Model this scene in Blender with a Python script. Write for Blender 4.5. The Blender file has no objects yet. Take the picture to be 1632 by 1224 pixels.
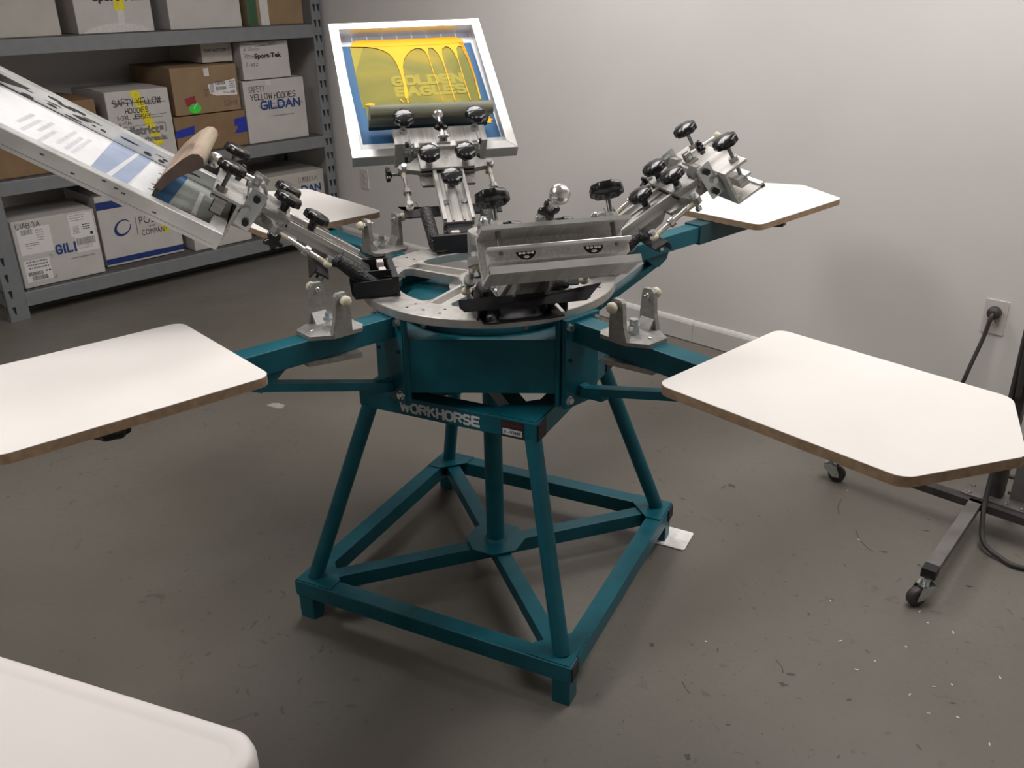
import bpy, bmesh, math, random
from mathutils import Matrix, Vector
R = math.radians
random.seed(7)
SC = bpy.context.scene
COL = SC.collection
# ------------------------------------------------------------------ camera
def look(yaw, pit, rol):
    f = Vector((math.sin(yaw)*math.cos(pit), math.cos(yaw)*math.cos(pit), -math.sin(pit)))
    r = f.cross(Vector((0, 0, 1))).normalized(); u = r.cross(f)
    c, s = math.cos(rol), math.sin(rol)
    return c*r + s*u, -s*r + c*u, f
cr, cu, cf = look(-0.05613, 0.42231, -0.01742)
cam_data = bpy.data.cameras.new('camera'); cam = bpy.data.objects.new('camera', cam_data); COL.objects.link(cam)
cam.matrix_world = Matrix(((cr.x, cu.x, -cf.x, 0.17659), (cr.y, cu.y, -cf.y, -2.16604), (cr.z, cu.z, -cf.z, 1.58534), (0, 0, 0, 1)))
cam_data.sensor_fit = 'HORIZONTAL'; cam_data.sensor_width = 36; cam_data.lens = 1424.88*36/1632; cam_data.clip_start = .02
SC.camera = cam
# ------------------------------------------------------------------ world, lamps, exposure
W = bpy.data.worlds.new('world'); SC.world = W; W.use_nodes = True
W.node_tree.nodes['Background'].inputs[0].default_value = (.75, .8, .9, 1); W.node_tree.nodes['Background'].inputs[1].default_value = .12
SC.view_settings.view_transform = 'Standard'; SC.view_settings.look = 'None'
SC.view_settings.exposure = 0.0; SC.view_settings.gamma = 1; SC.view_settings.use_curve_mapping = False
CEIL = 2.75
def lamp(loc, rz, sx, sy, power, col=(1, .955, .93)):
    d = bpy.data.lights.new('ceiling_lamp', 'AREA'); d.shape = 'RECTANGLE'; d.size = sx; d.size_y = sy; d.energy = power; d.color = col
    o = bpy.data.objects.new('ceiling_lamp', d); COL.objects.link(o); o.location = loc; o.rotation_euler = (0, 0, R(rz)); return o
LAMPS = [((-.3, 1.35, CEIL-.075), 48, 1.5, .6, 24), ((1.35, .25, CEIL-.075), 48, 1.8, .8, 27), ((-1.5, -.9, CEIL-.075), 48, 1.5, .6, 28)]
for l in LAMPS: lamp(*l)

# ------------------------------------------------------------------ materials
def nodes(name):
    m = bpy.data.materials.new(name); m.use_nodes = True; nt = m.node_tree
    return m, nt, nt.nodes['Principled BSDF']
def N(nt, t, **k):
    n = nt.nodes.new(t)
    for a, b in k.items():
        if a in n.inputs: n.inputs[a].default_value = b
        else: setattr(n, a, b)
    return n
def ramp(nt, fac, stops):
    r = nt.nodes.new('ShaderNodeValToRGB'); e = r.color_ramp.elements
    while len(e) < len(stops): e.new(.5)
    for i, (p, c) in enumerate(stops): e[i].position = p; e[i].color = (*c, 1) if len(c) == 3 else c
    nt.links.new(fac, r.inputs[0]); return r.outputs[0]
def srgb(r, g, b):
    f = lambda c: (c/255/12.92) if c <= 10 else ((c/255+.055)/1.055)**2.4
    return (f(r), f(g), f(b))
def mat(name, col, rough=.5, metal=0, var=.12, scale=30, bump=0, stretch=None, coat=0, rvar=.1, spec=.5):
    m, nt, b = nodes(name)
    tc = N(nt, 'ShaderNodeTexCoord'); mp = N(nt, 'ShaderNodeMapping')
    if stretch: mp.inputs['Scale'].default_value = stretch
    nt.links.new(tc.outputs['Object'], mp.inputs[0])
    n = N(nt, 'ShaderNodeTexNoise', Scale=scale, Detail=5.0); nt.links.new(mp.outputs[0], n.inputs['Vector'])
    lo = tuple(c*(1-var) for c in col); hi = tuple(min(1, c*(1+var)) for c in col)
    nt.links.new(ramp(nt, n.outputs[0], [(.35, lo), (.65, hi)]), b.inputs['Base Color'])
    mr = N(nt, 'ShaderNodeMapRange'); mr.inputs[3].default_value = max(.02, rough-rvar); mr.inputs[4].default_value = min(1, rough+rvar)
    nt.links.new(n.outputs[0], mr.inputs[0]); nt.links.new(mr.outputs[0], b.inputs['Roughness'])
    b.inputs['Metallic'].default_value = metal; b.inputs['Coat Weight'].default_value = coat; b.inputs['Specular IOR Level'].default_value = spec
    if bump:
        bp = N(nt, 'ShaderNodeBump', Strength=bump, Distance=.001); nt.links.new(n.outputs[0], bp.inputs['Height']); nt.links.new(bp.outputs[0], b.inputs['Normal'])
    return m
M = {}
M['teal'] = mat('teal_paint', (.0045, .100, .135), .38, 0, .12, 14, .15, None, 0, .1, .35)
M['ring'] = mat('machined_aluminium', (.50, .485, .46), .42, .75, .06, 60, .1)
M['cast'] = mat('cast_aluminium', (.36, .35, .335), .5, .7, .12, 90, .3)
M['extr'] = mat('extruded_aluminium', (.56, .545, .52), .42, .3, .15, 30, .1, (.15, 6, 6))
M['bright'] = mat('polished_rod', (.78, .77, .74), .25, .9, .06, 40)
M['zinc'] = mat('zinc_plated_steel', (.62, .66, .66), .24, .95, .1, 25)
M['dzinc'] = mat('oiled_steel', (.22, .22, .22), .35, .9, .1, 25)
M['frame_al'] = mat('screen_frame_aluminium', (.70, .70, .68), .36, .7, .1, 12, .08, (1, 1, 1))
M['knob'] = mat('black_plastic', (.006, .006, .007), .25, 0, .2, 30, 0, None, .1, .05)
M['blk'] = mat('black_powder_coat', (.010, .010, .012), .45, 0, .2, 60, .2)
M['cap'] = mat('black_rubber_cap', (.012, .011, .012), .6, 0, .2, 60)
M['nylon'] = mat('cream_nylon', (.60, .56, .42), .45, 0, .05, 20)
M['lam'] = mat('white_laminate', (.81, .785, .75), .42, 0, .01, 8, .02)
M['mdf'] = mat('brown_board_edge', (.34, .235, .145), .75, 0, .18, 60, .3, (1, 1, 1))
M['table'] = mat('white_plastic', (.76, .72, .70), .5, 0, .015, 6, .04)
M['shelf'] = mat('grey_shelf_paint', (.19, .20, .21), .4, 0, .05, 20, .05)
M['deck'] = mat('dark_shelf_deck', (.09, .085, .08), .8, 0, .15, 20)
M['card'] = mat('brown_cardboard', (.23, .145, .075), .85, 0, .07, 14, .1)
M['card2'] = mat('faded_brown_cardboard', (.27, .185, .105), .85, 0, .09, 10, .1)
M['wcard'] = mat('white_cardboard', (.52, .495, .475), .75, 0, .05, 9, .08)
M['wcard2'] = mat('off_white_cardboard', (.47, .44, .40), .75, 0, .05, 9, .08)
M['hole'] = mat('dark_slot', (.012, .012, .013), .9)
M['label'] = mat('label_paper', (.72, .70, .69), .5, 0, .02)
M['ink'] = mat('black_print', (.02, .02, .022), .6)
M['greyink'] = mat('grey_print', (.17, .17, .18), .6)
M['faint'] = mat('faint_print', (.36, .35, .33), .7)
M['blueink'] = mat('blue_print', (.012, .05, .2), .6)
M['navy'] = mat('navy_band', (.008, .03, .16), .6)
M['yel'] = mat('yellow_tape', (.72, .62, .02), .4)
M['btape'] = mat('blue_tape', (.01, .03, .35), .5)
M['red'] = mat('red_sticker', (.25, .02, .03), .5)
M['green'] = mat('green_sticker', (.04, .65, .05), .4)
M['clear'] = mat('shiny_packing_tape', (.62, .60, .58), .12, 0, .05, 60, .6)
M['steel'] = mat('dark_painted_steel', (.055, .05, .05), .5, .3, .25, 20, .2)
M['steelg'] = mat('worn_grey_steel', (.17, .16, .155), .45, .4, .2, 12, .1)
M['cord'] = mat('grey_cord', (.045, .042, .040), .6)
M['plate'] = mat('outlet_plate', (.62, .58, .55), .4, 0, .02)
M['wplas'] = mat('white_card_plastic', (.85, .84, .82), .35)
M['tsleeve'] = mat('shaded_teal_sleeve', (.008, .05, .062), .5, 0, .15, 20)  # same teal as the arms, with the shade put into the colour
M['stain'] = mat('floor_stain', (.062, .056, .048), .5, 0, .2, 60)
M['pale'] = mat('pale_scuff', (.36, .36, .32), .5, 0, .2, 60)
M['text_w'] = mat('white_lettering', (.62, .65, .65), .5)
M['thread'] = mat('white_string', (.8, .8, .78), .6)
M['wallpaint'] = None
M['meshw'] = mat('white_screen_mesh', (.72, .73, .76), .22, 0, .05, 8)
M['meshg'] = mat('glue_edge_with_reflection', (.33, .33, .42), .35, 0, .04, 10)
M['meshblue'] = mat('bluish_reflection_mesh', (.36, .43, .58), .25, 0, .1, 8)
M['emul'] = mat('blue_emulsion', (.035, .125, .27), .55, 0, .06, 14, 0, None, 0, .1, .2)
M['yink'] = mat('yellow_wet_ink', (.93, .47, .004), .5, 0, .04, 20, .2, None, 0, .1, .15)
M['yfaint'] = mat('yellow_wash', (.36, .30, .03), .5, 0, .08, 18, 0, None, 0, .1, .15)
M['wink'] = mat('white_wet_ink', (.85, .86, .88), .18, 0, .03, 12, .4)
M['tapeg'] = mat('pale_green_tape', (.42, .46, .42), .3, 0, .08, 12)
M['ghost'] = mat('grey_ghost_print', (.62, .635, .655), .3, 0, .1, 60)
M['dirt'] = mat('black_ink_smear', (.05, .05, .05), .5)
M['sqblade'] = mat('grey_blade', (.03, .05, .04), .4)
M['dgreen'] = mat('olive_film', (.175, .17, .02), .3)
# wet olive ink film with paler swirls
m, nt, b = nodes('olive_ink_film'); tc = N(nt, 'ShaderNodeTexCoord'); n = N(nt, 'ShaderNodeTexNoise', Scale=3.0, Detail=3.0, Distortion=1.6)
nt.links.new(tc.outputs['Object'], n.inputs['Vector'])
nt.links.new(ramp(nt, n.outputs[0], [(.35, (.165, .165, .022)), (.55, (.24, .215, .022)), (.72, (.36, .27, .015))]), b.inputs['Base Color']); b.inputs['Roughness'].default_value = .5; b.inputs['Specular IOR Level'].default_value = .15; M['olive'] = m
# sleeve of woven black braid
m, nt, b = nodes('woven_black_sleeve'); tc = N(nt, 'ShaderNodeTexCoord'); v = N(nt, 'ShaderNodeTexVoronoi', Scale=200.0)
nt.links.new(tc.outputs['Object'], v.inputs['Vector'])
nt.links.new(ramp(nt, v.outputs['Distance'], [(.25, (.005, .005, .006)), (.6, (.03, .03, .032))]), b.inputs['Base Color'])
bp = N(nt, 'ShaderNodeBump', Strength=.9, Distance=.002); nt.links.new(v.outputs['Distance'], bp.inputs['Height']); nt.links.new(bp.outputs[0], b.inputs['Normal']); b.inputs['Roughness'].default_value = .5; M['sleeve'] = m
# squeegee woods
def wood(name, a, bb, c, sc):
    m, nt, b = nodes(name); tc = N(nt, 'ShaderNodeTexCoord'); mp = N(nt, 'ShaderNodeMapping'); mp.inputs['Scale'].default_value = (9, 1.2, 9)
    nt.links.new(tc.outputs['Object'], mp.inputs[0]); n = N(nt, 'ShaderNodeTexNoise', Scale=sc, Detail=7.0, Distortion=.6); nt.links.new(mp.outputs[0], n.inputs['Vector'])
    nt.links.new(ramp(nt, n.outputs[0], [(.36, a), (.48, bb), (.62, c)]), b.inputs['Base Color']); b.inputs['Roughness'].default_value = .6
    bp = N(nt, 'ShaderNodeBump', Strength=.35, Distance=.001); nt.links.new(n.outputs[0], bp.inputs['Height']); nt.links.new(bp.outputs[0], b.inputs['Normal']); return m
M['wood'] = wood('stained_beech', (.17, .12, .09), (.33, .235, .18), (.43, .37, .26), 2.2)
M['gwood'] = wood('green_grey_painted_wood', (.11, .115, .07), (.165, .17, .115), (.22, .22, .165), 4)
M['dwood'] = mat('dark_end_grain', (.11, .075, .06), .7, 0, .2, 40)
# painted concrete floor with specks, scuffs and worn patches
m, nt, b = nodes('painted_concrete'); tc = N(nt, 'ShaderNodeTexCoord'); L = nt.links.new
def noise(sc, det=5., dist=0., off=0., stretch=None):
    mp = N(nt, 'ShaderNodeMapping'); mp.inputs['Location'].default_value = (off, off*.7, 0)
    if stretch: mp.inputs['Scale'].default_value = stretch
    L(tc.outputs['Object'], mp.inputs[0]); n = N(nt, 'ShaderNodeTexNoise', Scale=sc, Detail=det, Distortion=dist); L(mp.outputs[0], n.inputs['Vector']); return n.outputs[0]
def mixc(f, a, bcol, mode='MIX'):
    x = nt.nodes.new('ShaderNodeMix'); x.data_type = 'RGBA'; x.blend_type = mode
    if isinstance(f, float): x.inputs[0].default_value = f
    else: L(f, x.inputs[0])
    for i, c in ((6, a), (7, bcol)):
        if isinstance(c, tuple): x.inputs[i].default_value = (*c, 1)
        else: L(c, x.inputs[i])
    return x.outputs[2]
def mul(a, c):
    x = N(nt, 'ShaderNodeMath', operation='MULTIPLY'); L(a, x.inputs[0])
    if isinstance(c, float): x.inputs[1].default_value = c
    else: L(c, x.inputs[1])
    return x.outputs[0]
base = ramp(nt, noise(1.1, 6, .4), [(.3, (.128, .116, .098)), (.5, (.155, .142, .121)), (.72, (.180, .168, .148))])
base = mixc(mul(ramp(nt, noise(60, 3), [(.45, (0, 0, 0)), (.75, (1, 1, 1))]), .25), base, (.115, .108, .098))
zone = ramp(nt, noise(.9, 2, 0, 3.1), [(.42, (.12, .12, .12)), (.6, (1, 1, 1))])
speck = ramp(nt, noise(24, 4, 1.2, 5.), [(.655, (0, 0, 0)), (.69, (1, 1, 1))])
base = mixc(mul(mul(speck, zone), .55), base, (.06, .054, .045))
speck2 = ramp(nt, noise(9, 5, 2.2, 9.), [(.70, (0, 0, 0)), (.725, (1, 1, 1))])
base = mixc(mul(speck2, .25), base, (.065, .06, .05))
L(base, b.inputs['Base Color']); rg = ramp(nt, noise(5, 4, 0, 2.), [(.3, (.36, .36, .36)), (.7, (.52, .52, .52))]); L(rg, b.inputs['Roughness'])
bp = N(nt, 'ShaderNodeBump', Strength=.12, Distance=.003); L(noise(45, 4), bp.inputs['Height']); L(bp.outputs[0], b.inputs['Normal']); M['floor'] = m
# wall paint
m, nt, b = nodes('matt_wall_paint'); tc = N(nt, 'ShaderNodeTexCoord'); n = N(nt, 'ShaderNodeTexNoise', Scale=2.0, Detail=6.0); nt.links.new(tc.outputs['Object'], n.inputs['Vector'])
nt.links.new(ramp(nt, n.outputs[0], [(.3, (.70, .675, .66)), (.7, (.74, .715, .70))]), b.inputs['Base Color']); b.inputs['Roughness'].default_value = .75
n2 = N(nt, 'ShaderNodeTexNoise', Scale=140.0); nt.links.new(tc.outputs['Object'], n2.inputs['Vector']); bp = N(nt, 'ShaderNodeBump', Strength=.12, Distance=.001); nt.links.new(n2.outputs[0], bp.inputs['Height']); nt.links.new(bp.outputs[0], b.inputs['Normal']); M['wall'] = m
M['base'] = mat('baseboard_paint', (.66, .64, .62), .45, 0, .04, 6)
M['ceil'] = mat('white_ceiling', (.7, .69, .67), .9, 0, .03, 20)
m, nt, b = nodes('lamp_diffuser'); b.inputs['Base Color'].default_value = (.9, .9, .9, 1); b.inputs['Emission Color'].default_value = (1, .96, .93, 1); b.inputs['Emission Strength'].default_value = 2.5; M['diff'] = m

# ------------------------------------------------------------------ mesh builder
class MB:
    def __init__(s): s.v = []; s.f = []; s.mi = []; s.sm = []; s.mats = []
    def mat(s, k):
        if k not in s.mats: s.mats.append(k)
        return s.mats.index(k)
    def add(s, vs, fs, m, smooth=False, T=None):
        o = len(s.v); i = s.mat(m)
        s.v += [tuple((T @ Vector(v)) if T else Vector(v)) for v in vs]
        for f in fs: s.f.append(tuple(o+k for k in f)); s.mi.append(i); s.sm.append(smooth)
        return s
    def box(s, lo, hi, m, T=None, bev=0.0):
        x0, y0, z0 = lo; x1, y1, z1 = hi
        if bev <= 0:
            vs = [(x, y, z) for z in (z0, z1) for y in (y0, y1) for x in (x0, x1)]
            return s.add(vs, [(0, 2, 3, 1), (4, 5, 7, 6), (0, 1, 5, 4), (2, 6, 7, 3), (0, 4, 6, 2), (1, 3, 7, 5)], m, False, T)
        bm = bmesh.new(); bmesh.ops.create_cube(bm, size=1)
        for v in bm.verts: v.co = Vector(((x0+x1)/2+v.co.x*(x1-x0), (y0+y1)/2+v.co.y*(y1-y0), (z0+z1)/2+v.co.z*(z1-z0)))
        bmesh.ops.bevel(bm, geom=bm.edges[:], offset=bev, segments=2, affect='EDGES', profile=.5)
        return s.bm(bm, m, T)
    def bm(s, bm, m, T=None, smooth=False):
        bm.verts.index_update(); s.add([v.co.copy() for v in bm.verts], [[v.index for v in f.verts] for f in bm.faces], m, smooth, T); bm.free(); return s
    def prism(s, pts, h0, h1, m, T=None, mt=None, mb=None):
        n = len(pts); a = sum(pts[i][0]*pts[(i+1) % n][1]-pts[(i+1) % n][0]*pts[i][1] for i in range(n))
        if a < 0: pts = pts[::-1]
        vs = [(x, y, h0) for x, y in pts]+[(x, y, h1) for x, y in pts]
        s.add(vs, [(i, (i+1) % n, n+(i+1) % n, n+i) for i in range(n)], m, False, T)
        s.add(vs[n:], [tuple(range(n))], mt or m, False, T)
        s.add(vs[:n], [tuple(range(n-1, -1, -1))], mb or m, False, T); return s
    def lathe(s, prof, m, T=None, n=24, smooth=True, lobes=0, amp=0, caps=True):
        vs = []; fs = []
        for (r, z) in prof:
            for k in range(n):
                a = 2*math.pi*k/n; rr = r*(1+amp*math.cos(lobes*a)) if r > .012 else r
                vs.append((rr*math.cos(a), rr*math.sin(a), z))
        for i in range(len(prof)-1):
            for k in range(n): fs.append((i*n+k, i*n+(k+1) % n, (i+1)*n+(k+1) % n, (i+1)*n+k))
        s.add(vs, fs, m, smooth, T)
        if caps:
            s.add(vs[:n], [tuple(range(n-1, -1, -1))], m, False, T); s.add(vs[-n:], [tuple(range(n))], m, False, T)
        return s
    def cyl(s, a, b, r, m, n=16, T=None, r2=None, smooth=True):
        a = Vector(a); b = Vector(b); d = b-a; q = d.to_track_quat('Z', 'Y').to_matrix().to_4x4(); q.translation = a
        return s.lathe([(r, 0), (r if r2 is None else r2, d.length)], m, (T @ q) if T else q, n, smooth)
    def hexn(s, a, b, r, m, T=None): return s.cyl(a, b, r, m, 6, T, None, False)
    def sphere(s, c, r, m, T=None, sq=(1, 1, 1), seg=16):
        bm = bmesh.new(); bmesh.ops.create_uvsphere(bm, u_segments=seg, v_segments=seg//2+2, radius=r)
        for v in bm.verts: v.co = Vector((v.co.x*sq[0]+c[0], v.co.y*sq[1]+c[1], v.co.z*sq[2]+c[2]))
        return s.bm(bm, m, T, True)
    def tube(s, pts, r, m, n=10, T=None, radii=None):
        pts = [Vector(p) for p in pts]; rings = []; up = Vector((0, 0, 1)); prev = None
        for i, p in enumerate(pts):
            d = (pts[min(i+1, len(pts)-1)]-pts[max(i-1, 0)]).normalized()
            x = (prev - d*prev.dot(d)) if prev else d.orthogonal(); x = x.normalized(); prev = x; y = d.cross(x)
            rr = radii[i] if radii else r
            rings.append([p+(x*math.cos(2*math.pi*k/n)+y*math.sin(2*math.pi*k/n))*rr for k in range(n)])
        vs = [v for g in rings for v in g]
        fs = [(i*n+k, i*n+(k+1) % n, (i+1)*n+(k+1) % n, (i+1)*n+k) for i in range(len(pts)-1) for k in range(n)]
        fs += [tuple(range(n-1, -1, -1)), tuple((len(pts)-1)*n+k for k in range(n))]
        return s.add(vs, fs, m, True, T)
    def bar(s, a, b, w, h, m, T=None, up=(0, 0, 1)):
        a = Vector(a); b = Vector(b); d = (b-a); x = d.normalized(); y = Vector(up).cross(x).normalized(); z = x.cross(y)
        q = Matrix(((x.x, y.x, z.x, a.x), (x.y, y.y, z.y, a.y), (x.z, y.z, z.z, a.z), (0, 0, 0, 1)))
        return s.box((0, -w/2, -h/2), (d.length, w/2, h/2), m, (T @ q) if T else q)
    def build(s, name, parent=None, T=None):
        me = bpy.data.meshes.new(name); me.from_pydata(s.v, [], s.f)
        for k in s.mats: me.materials.append(M[k])
        me.polygons.foreach_set('material_index', s.mi); me.polygons.foreach_set('use_smooth', s.sm); me.update()
        o = bpy.data.objects.new(name, me); COL.objects.link(o)
        if parent: o.parent = parent
        if T: o.matrix_local = T
        return o
def text_mesh(body, bold=0.0, shear=0.0, space=1.0):
    c = bpy.data.curves.new('t', 'FONT'); c.body = body; c.size = 1; c.offset = bold; c.shear = shear; c.space_character = space; c.resolution_u = 3
    c.align_x = 'LEFT'; c.extrude = 0
    o = bpy.data.objects.new('t', c); COL.objects.link(o); bpy.context.view_layer.update()
    me = bpy.data.meshes.new_from_object(o.evaluated_get(bpy.context.evaluated_depsgraph_get()))
    vs = [v.co.copy() for v in me.vertices]; fs = [tuple(p.vertices) for p in me.polygons]
    bpy.data.objects.remove(o); bpy.data.curves.remove(c); bpy.data.meshes.remove(me); return vs, fs
def put_text(mb, body, x0, x1, y0, y1, m, T, bold=0.0, shear=0.0, space=1.0, off=.0016, mirror=False):
    """text filling the rectangle x0..x1, y0..y1 of the plane T (x right, y up, z out)"""
    vs, fs = text_mesh(body, bold, shear, space)
    ax = min(v.x for v in vs); bx = max(v.x for v in vs); ay = min(v.y for v in vs); by = max(v.y for v in vs)
    f = lambda v: (x0+(v.x-ax)/(bx-ax)*(x1-x0), y0+(v.y-ay)/(by-ay)*(y1-y0), off)
    if mirror: f = lambda v: (x1-(v.x-ax)/(bx-ax)*(x1-x0), y0+(v.y-ay)/(by-ay)*(y1-y0), off); fs = [q[::-1] for q in fs]
    mb.add([f(v) for v in vs], fs, m, False, T)
def stroke(mb, pts, w, m, T, off=.0007):
    for (a, b) in zip(pts, pts[1:]):
        a = Vector((*a, 0)); b = Vector((*b, 0)); d = (b-a)
        if d.length < 1e-6: continue
        nn = Vector((-d.y, d.x, 0)).normalized()*w/2
        mb.add([(a-nn)[:2]+(off,), (b-nn)[:2]+(off,), (b+nn)[:2]+(off,), (a+nn)[:2]+(off,)] if False else [(a.x-nn.x, a.y-nn.y, off), (b.x-nn.x, b.y-nn.y, off), (b.x+nn.x, b.y+nn.y, off), (a.x+nn.x, a.y+nn.y, off)], [(0, 1, 2, 3)], m, False, T)
def flat(mb, pts, m, T, off=.0005):
    n = len(pts); a = sum(pts[i][0]*pts[(i+1) % n][1]-pts[(i+1) % n][0]*pts[i][1] for i in range(n))
    if a < 0: pts = pts[::-1]
    mb.add([(x, y, off) for x, y in pts], [tuple(range(n))], m, False, T)
FONT = {'A':[[(0,0),(0.5,1),(1,0)],[(0.2,0.36),(0.8,0.36)]],'B':[[(0,0),(0,1),(0.7,1),(0.88,0.88),(0.88,0.64),(0.7,0.53),(0,0.53)],[(0.7,0.53),(0.95,0.42),(0.95,0.12),(0.75,0),(0,0)]],'C':[[(0.95,0.8),(0.75,1),(0.25,1),(0,0.78),(0,0.22),(0.25,0),(0.75,0),(0.95,0.2)]],'D':[[(0,0),(0,1),(0.6,1),(0.95,0.75),(0.95,0.25),(0.6,0),(0,0)]],'E':[[(0.9,1),(0,1),(0,0),(0.9,0)],[(0,0.51),(0.8,0.51)]],'F':[[(0.9,1),(0,1),(0,0)],[(0,0.51),(0.8,0.51)]],'G':[[(0.95,0.8),(0.75,1),(0.25,1),(0,0.78),(0,0.22),(0.25,0),(0.75,0),(0.95,0.15),(0.95,0.46),(0.55,0.46)]],'H':[[(0,0),(0,1)],[(0.92,0),(0.92,1)],[(0,0.52),(0.92,0.52)]],'I':[[(0,0),(0,1)]],'J':[[(0.7,1),(0.7,0.2),(0.5,0),(0.2,0),(0,0.2)]],'K':[[(0,0),(0,1)],[(0.9,1),(0.05,0.42)],[(0.38,0.62),(0.95,0)]],'L':[[(0,1),(0,0),(0.85,0)]],'M':[[(0,0),(0,1),(0.5,0.25),(1,1),(1,0)]],'N':[[(0,0),(0,1),(0.92,0),(0.92,1)]],'O':[[(0.25,0),(0,0.22),(0,0.78),(0.25,1),(0.75,1),(1,0.78),(1,0.22),(0.75,0),(0.25,0)]],'P':[[(0,0),(0,1),(0.7,1),(0.92,0.85),(0.92,0.6),(0.7,0.45),(0,0.45)]],'R':[[(0,0),(0,1),(0.7,1),(0.92,0.87),(0.92,0.64),(0.7,0.5),(0,0.5)],[(0.55,0.5),(0.95,0)]],'S':[[(0.9,0.82),(0.7,1),(0.22,1),(0.02,0.84),(0.02,0.66),(0.22,0.54),(0.7,0.46),(0.92,0.34),(0.92,0.16),(0.72,0),(0.2,0),(0,0.18)]],'T':[[(0,1),(1,1)],[(0.5,1),(0.5,0)]],'U':[[(0,1),(0,0.22),(0.25,0),(0.7,0),(0.95,0.22),(0.95,1)]],'V':[[(0,1),(0.5,0),(1,1)]],'W':[[(0,1),(0.3,0),(0.62,0.9),(0.95,0),(1.25,1)]],'X':[[(0,0),(0.9,1)],[(0,1),(0.9,0)]],'Y':[[(0,1),(0.5,0.5),(1,1)],[(0.5,0.5),(0.5,0)]],'Z':[[(0,1),(0.9,1),(0,0),(0.9,0)]],'1':[[(0.1,0.8),(0.3,1),(0.3,0)]],'2':[[(0,0.8),(0.25,1),(0.65,1),(0.85,0.75),(0,0),(0.9,0)]],'3':[[(0,0.9),(0.4,1),(0.8,0.8),(0.4,0.55),(0.85,0.3),(0.45,0),(0,0.1)]],'5':[[(0.8,1),(0.1,1),(0.05,0.55),(0.6,0.6),(0.85,0.3),(0.5,0),(0,0.08)]],'6':[[(0.7,1),(0.15,0.6),(0.05,0.2),(0.4,0),(0.8,0.2),(0.7,0.45),(0.1,0.35)]],'0':[[(0.3,0),(0,0.3),(0,0.7),(0.3,1),(0.6,1),(0.9,0.7),(0.9,0.3),(0.6,0),(0.3,0)]],'-':[[(0.1,0.5),(0.7,0.5)]],'.':[[(0.1,0),(0.2,0.03)]]}
def letters(mb, body, x0, x1, y0, y1, m, T, w=.2, gap=.34, hand=0, seed=1, off=.0016, shear=0.0):
    """stroke lettering: w = stroke width over letter height, hand = wobble of handwriting"""
    r_ = random.Random(seed); H = y1-y0; sw = w*H; adv = 0; items = []
    for ch in body:
        if ch == ' ': adv += .55; continue
        g = FONT[ch]; wd = max(p[0] for st_ in g for p in st_); items.append((adv, g)); adv += wd+gap
    tot = adv-gap; asp = (x1-x0-sw)/tot; k_ = 0
    for (ax_, g) in items:
        k_ = 0; dy = r_.uniform(-1, 1)*hand*H*.7; ds = r_.uniform(-1, 1)*hand
        for st_ in g:
            pts = [(x0+sw/2+(ax_+px+r_.uniform(-1, 1)*hand*.5)*asp+(py*(shear+ds))*H*.5, y0+sw/2+py*(H-sw)+dy+r_.uniform(-1, 1)*hand*H*.3) for px, py in st_]
            closed = pts[0] == pts[-1] or (st_[0] == st_[-1]); n = len(pts)
            if hand == 0 and closed: pts[-1] = pts[0]
            for i, (p, q) in enumerate(zip(pts, pts[1:])):
                a = Vector((p[0], p[1], 0)); b = Vector((q[0], q[1], 0)); d = b-a
                if d.length < 1e-7: continue
                d.normalize(); nn = Vector((-d.y, d.x, 0))*sw/2; o_ = off+.0001*k_; k_ += 1
                e0 = .0 if (i == 0 and not closed) else .22*sw; e1 = .0 if (i == n-2 and not closed) else .22*sw
                if i == 0 and not closed and abs(d.x) > abs(d.y)*1.5: e0 = sw*.5
                if i == n-2 and not closed and abs(d.x) > abs(d.y)*1.5: e1 = sw*.5
                if i == 0 and not closed and abs(d.y) > abs(d.x)*1.5: e0 = sw*.5
                if i == n-2 and not closed and abs(d.y) > abs(d.x)*1.5: e1 = sw*.5
                a2 = a-d*e0; b2 = b+d*e1
                mb.add([(a2.x-nn.x, a2.y-nn.y, o_), (b2.x-nn.x, b2.y-nn.y, o_), (b2.x+nn.x, b2.y+nn.y, o_), (a2.x+nn.x, a2.y+nn.y, o_)], [(0, 1, 2, 3)], m, False, T)
                if 0 < i or closed: mb.add([(a.x+sw/2*math.cos(z*math.pi/5), a.y+sw/2*math.sin(z*math.pi/5), o_+.00005) for z in range(10)], [tuple(range(10))], m, False, T)
def tag(o, label, cat, group=None):
    o['label'] = label; o['category'] = cat
    if group: o['group'] = group
    return o
def empty(name, loc, label, cat, group=None, rz=0):
    o = bpy.data.objects.new(name, None); COL.objects.link(o); o.location = loc; o.rotation_euler = (0, 0, rz); o.empty_display_size = .1
    return tag(o, label, cat, group)
def struct(name, mb, T=None):
    o = mb.build(name, None, T); o['kind'] = 'structure'; return o
def copy_obj(o, parent, T=None):
    c = o.copy(); COL.objects.link(c); c.parent = parent
    if T: c.matrix_local = T
    return c
def rounded(pts, r, seg=6):
    out = []; n = len(pts); rr = r if isinstance(r, (list, tuple)) else [r]*n
    for i in range(n):
        p = Vector(pts[i]); a = Vector(pts[i-1])-p; b = Vector(pts[(i+1) % n])-p; a.normalize(); b.normalize()
        ang = a.angle(b); d = rr[i]/math.tan(ang/2); c = p+(a+b).normalized()*(rr[i]/math.sin(ang/2))
        s0 = p+a*d-c; s1 = p+b*d-c; a0 = math.atan2(s0.y, s0.x); a1 = math.atan2(s1.y, s1.x)
        da = (a1-a0+math.pi) % (2*math.pi)-math.pi
        out += [(c.x+rr[i]*math.cos(a0+da*k/seg), c.y+rr[i]*math.sin(a0+da*k/seg)) for k in range(seg+1)]
    return out
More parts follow.
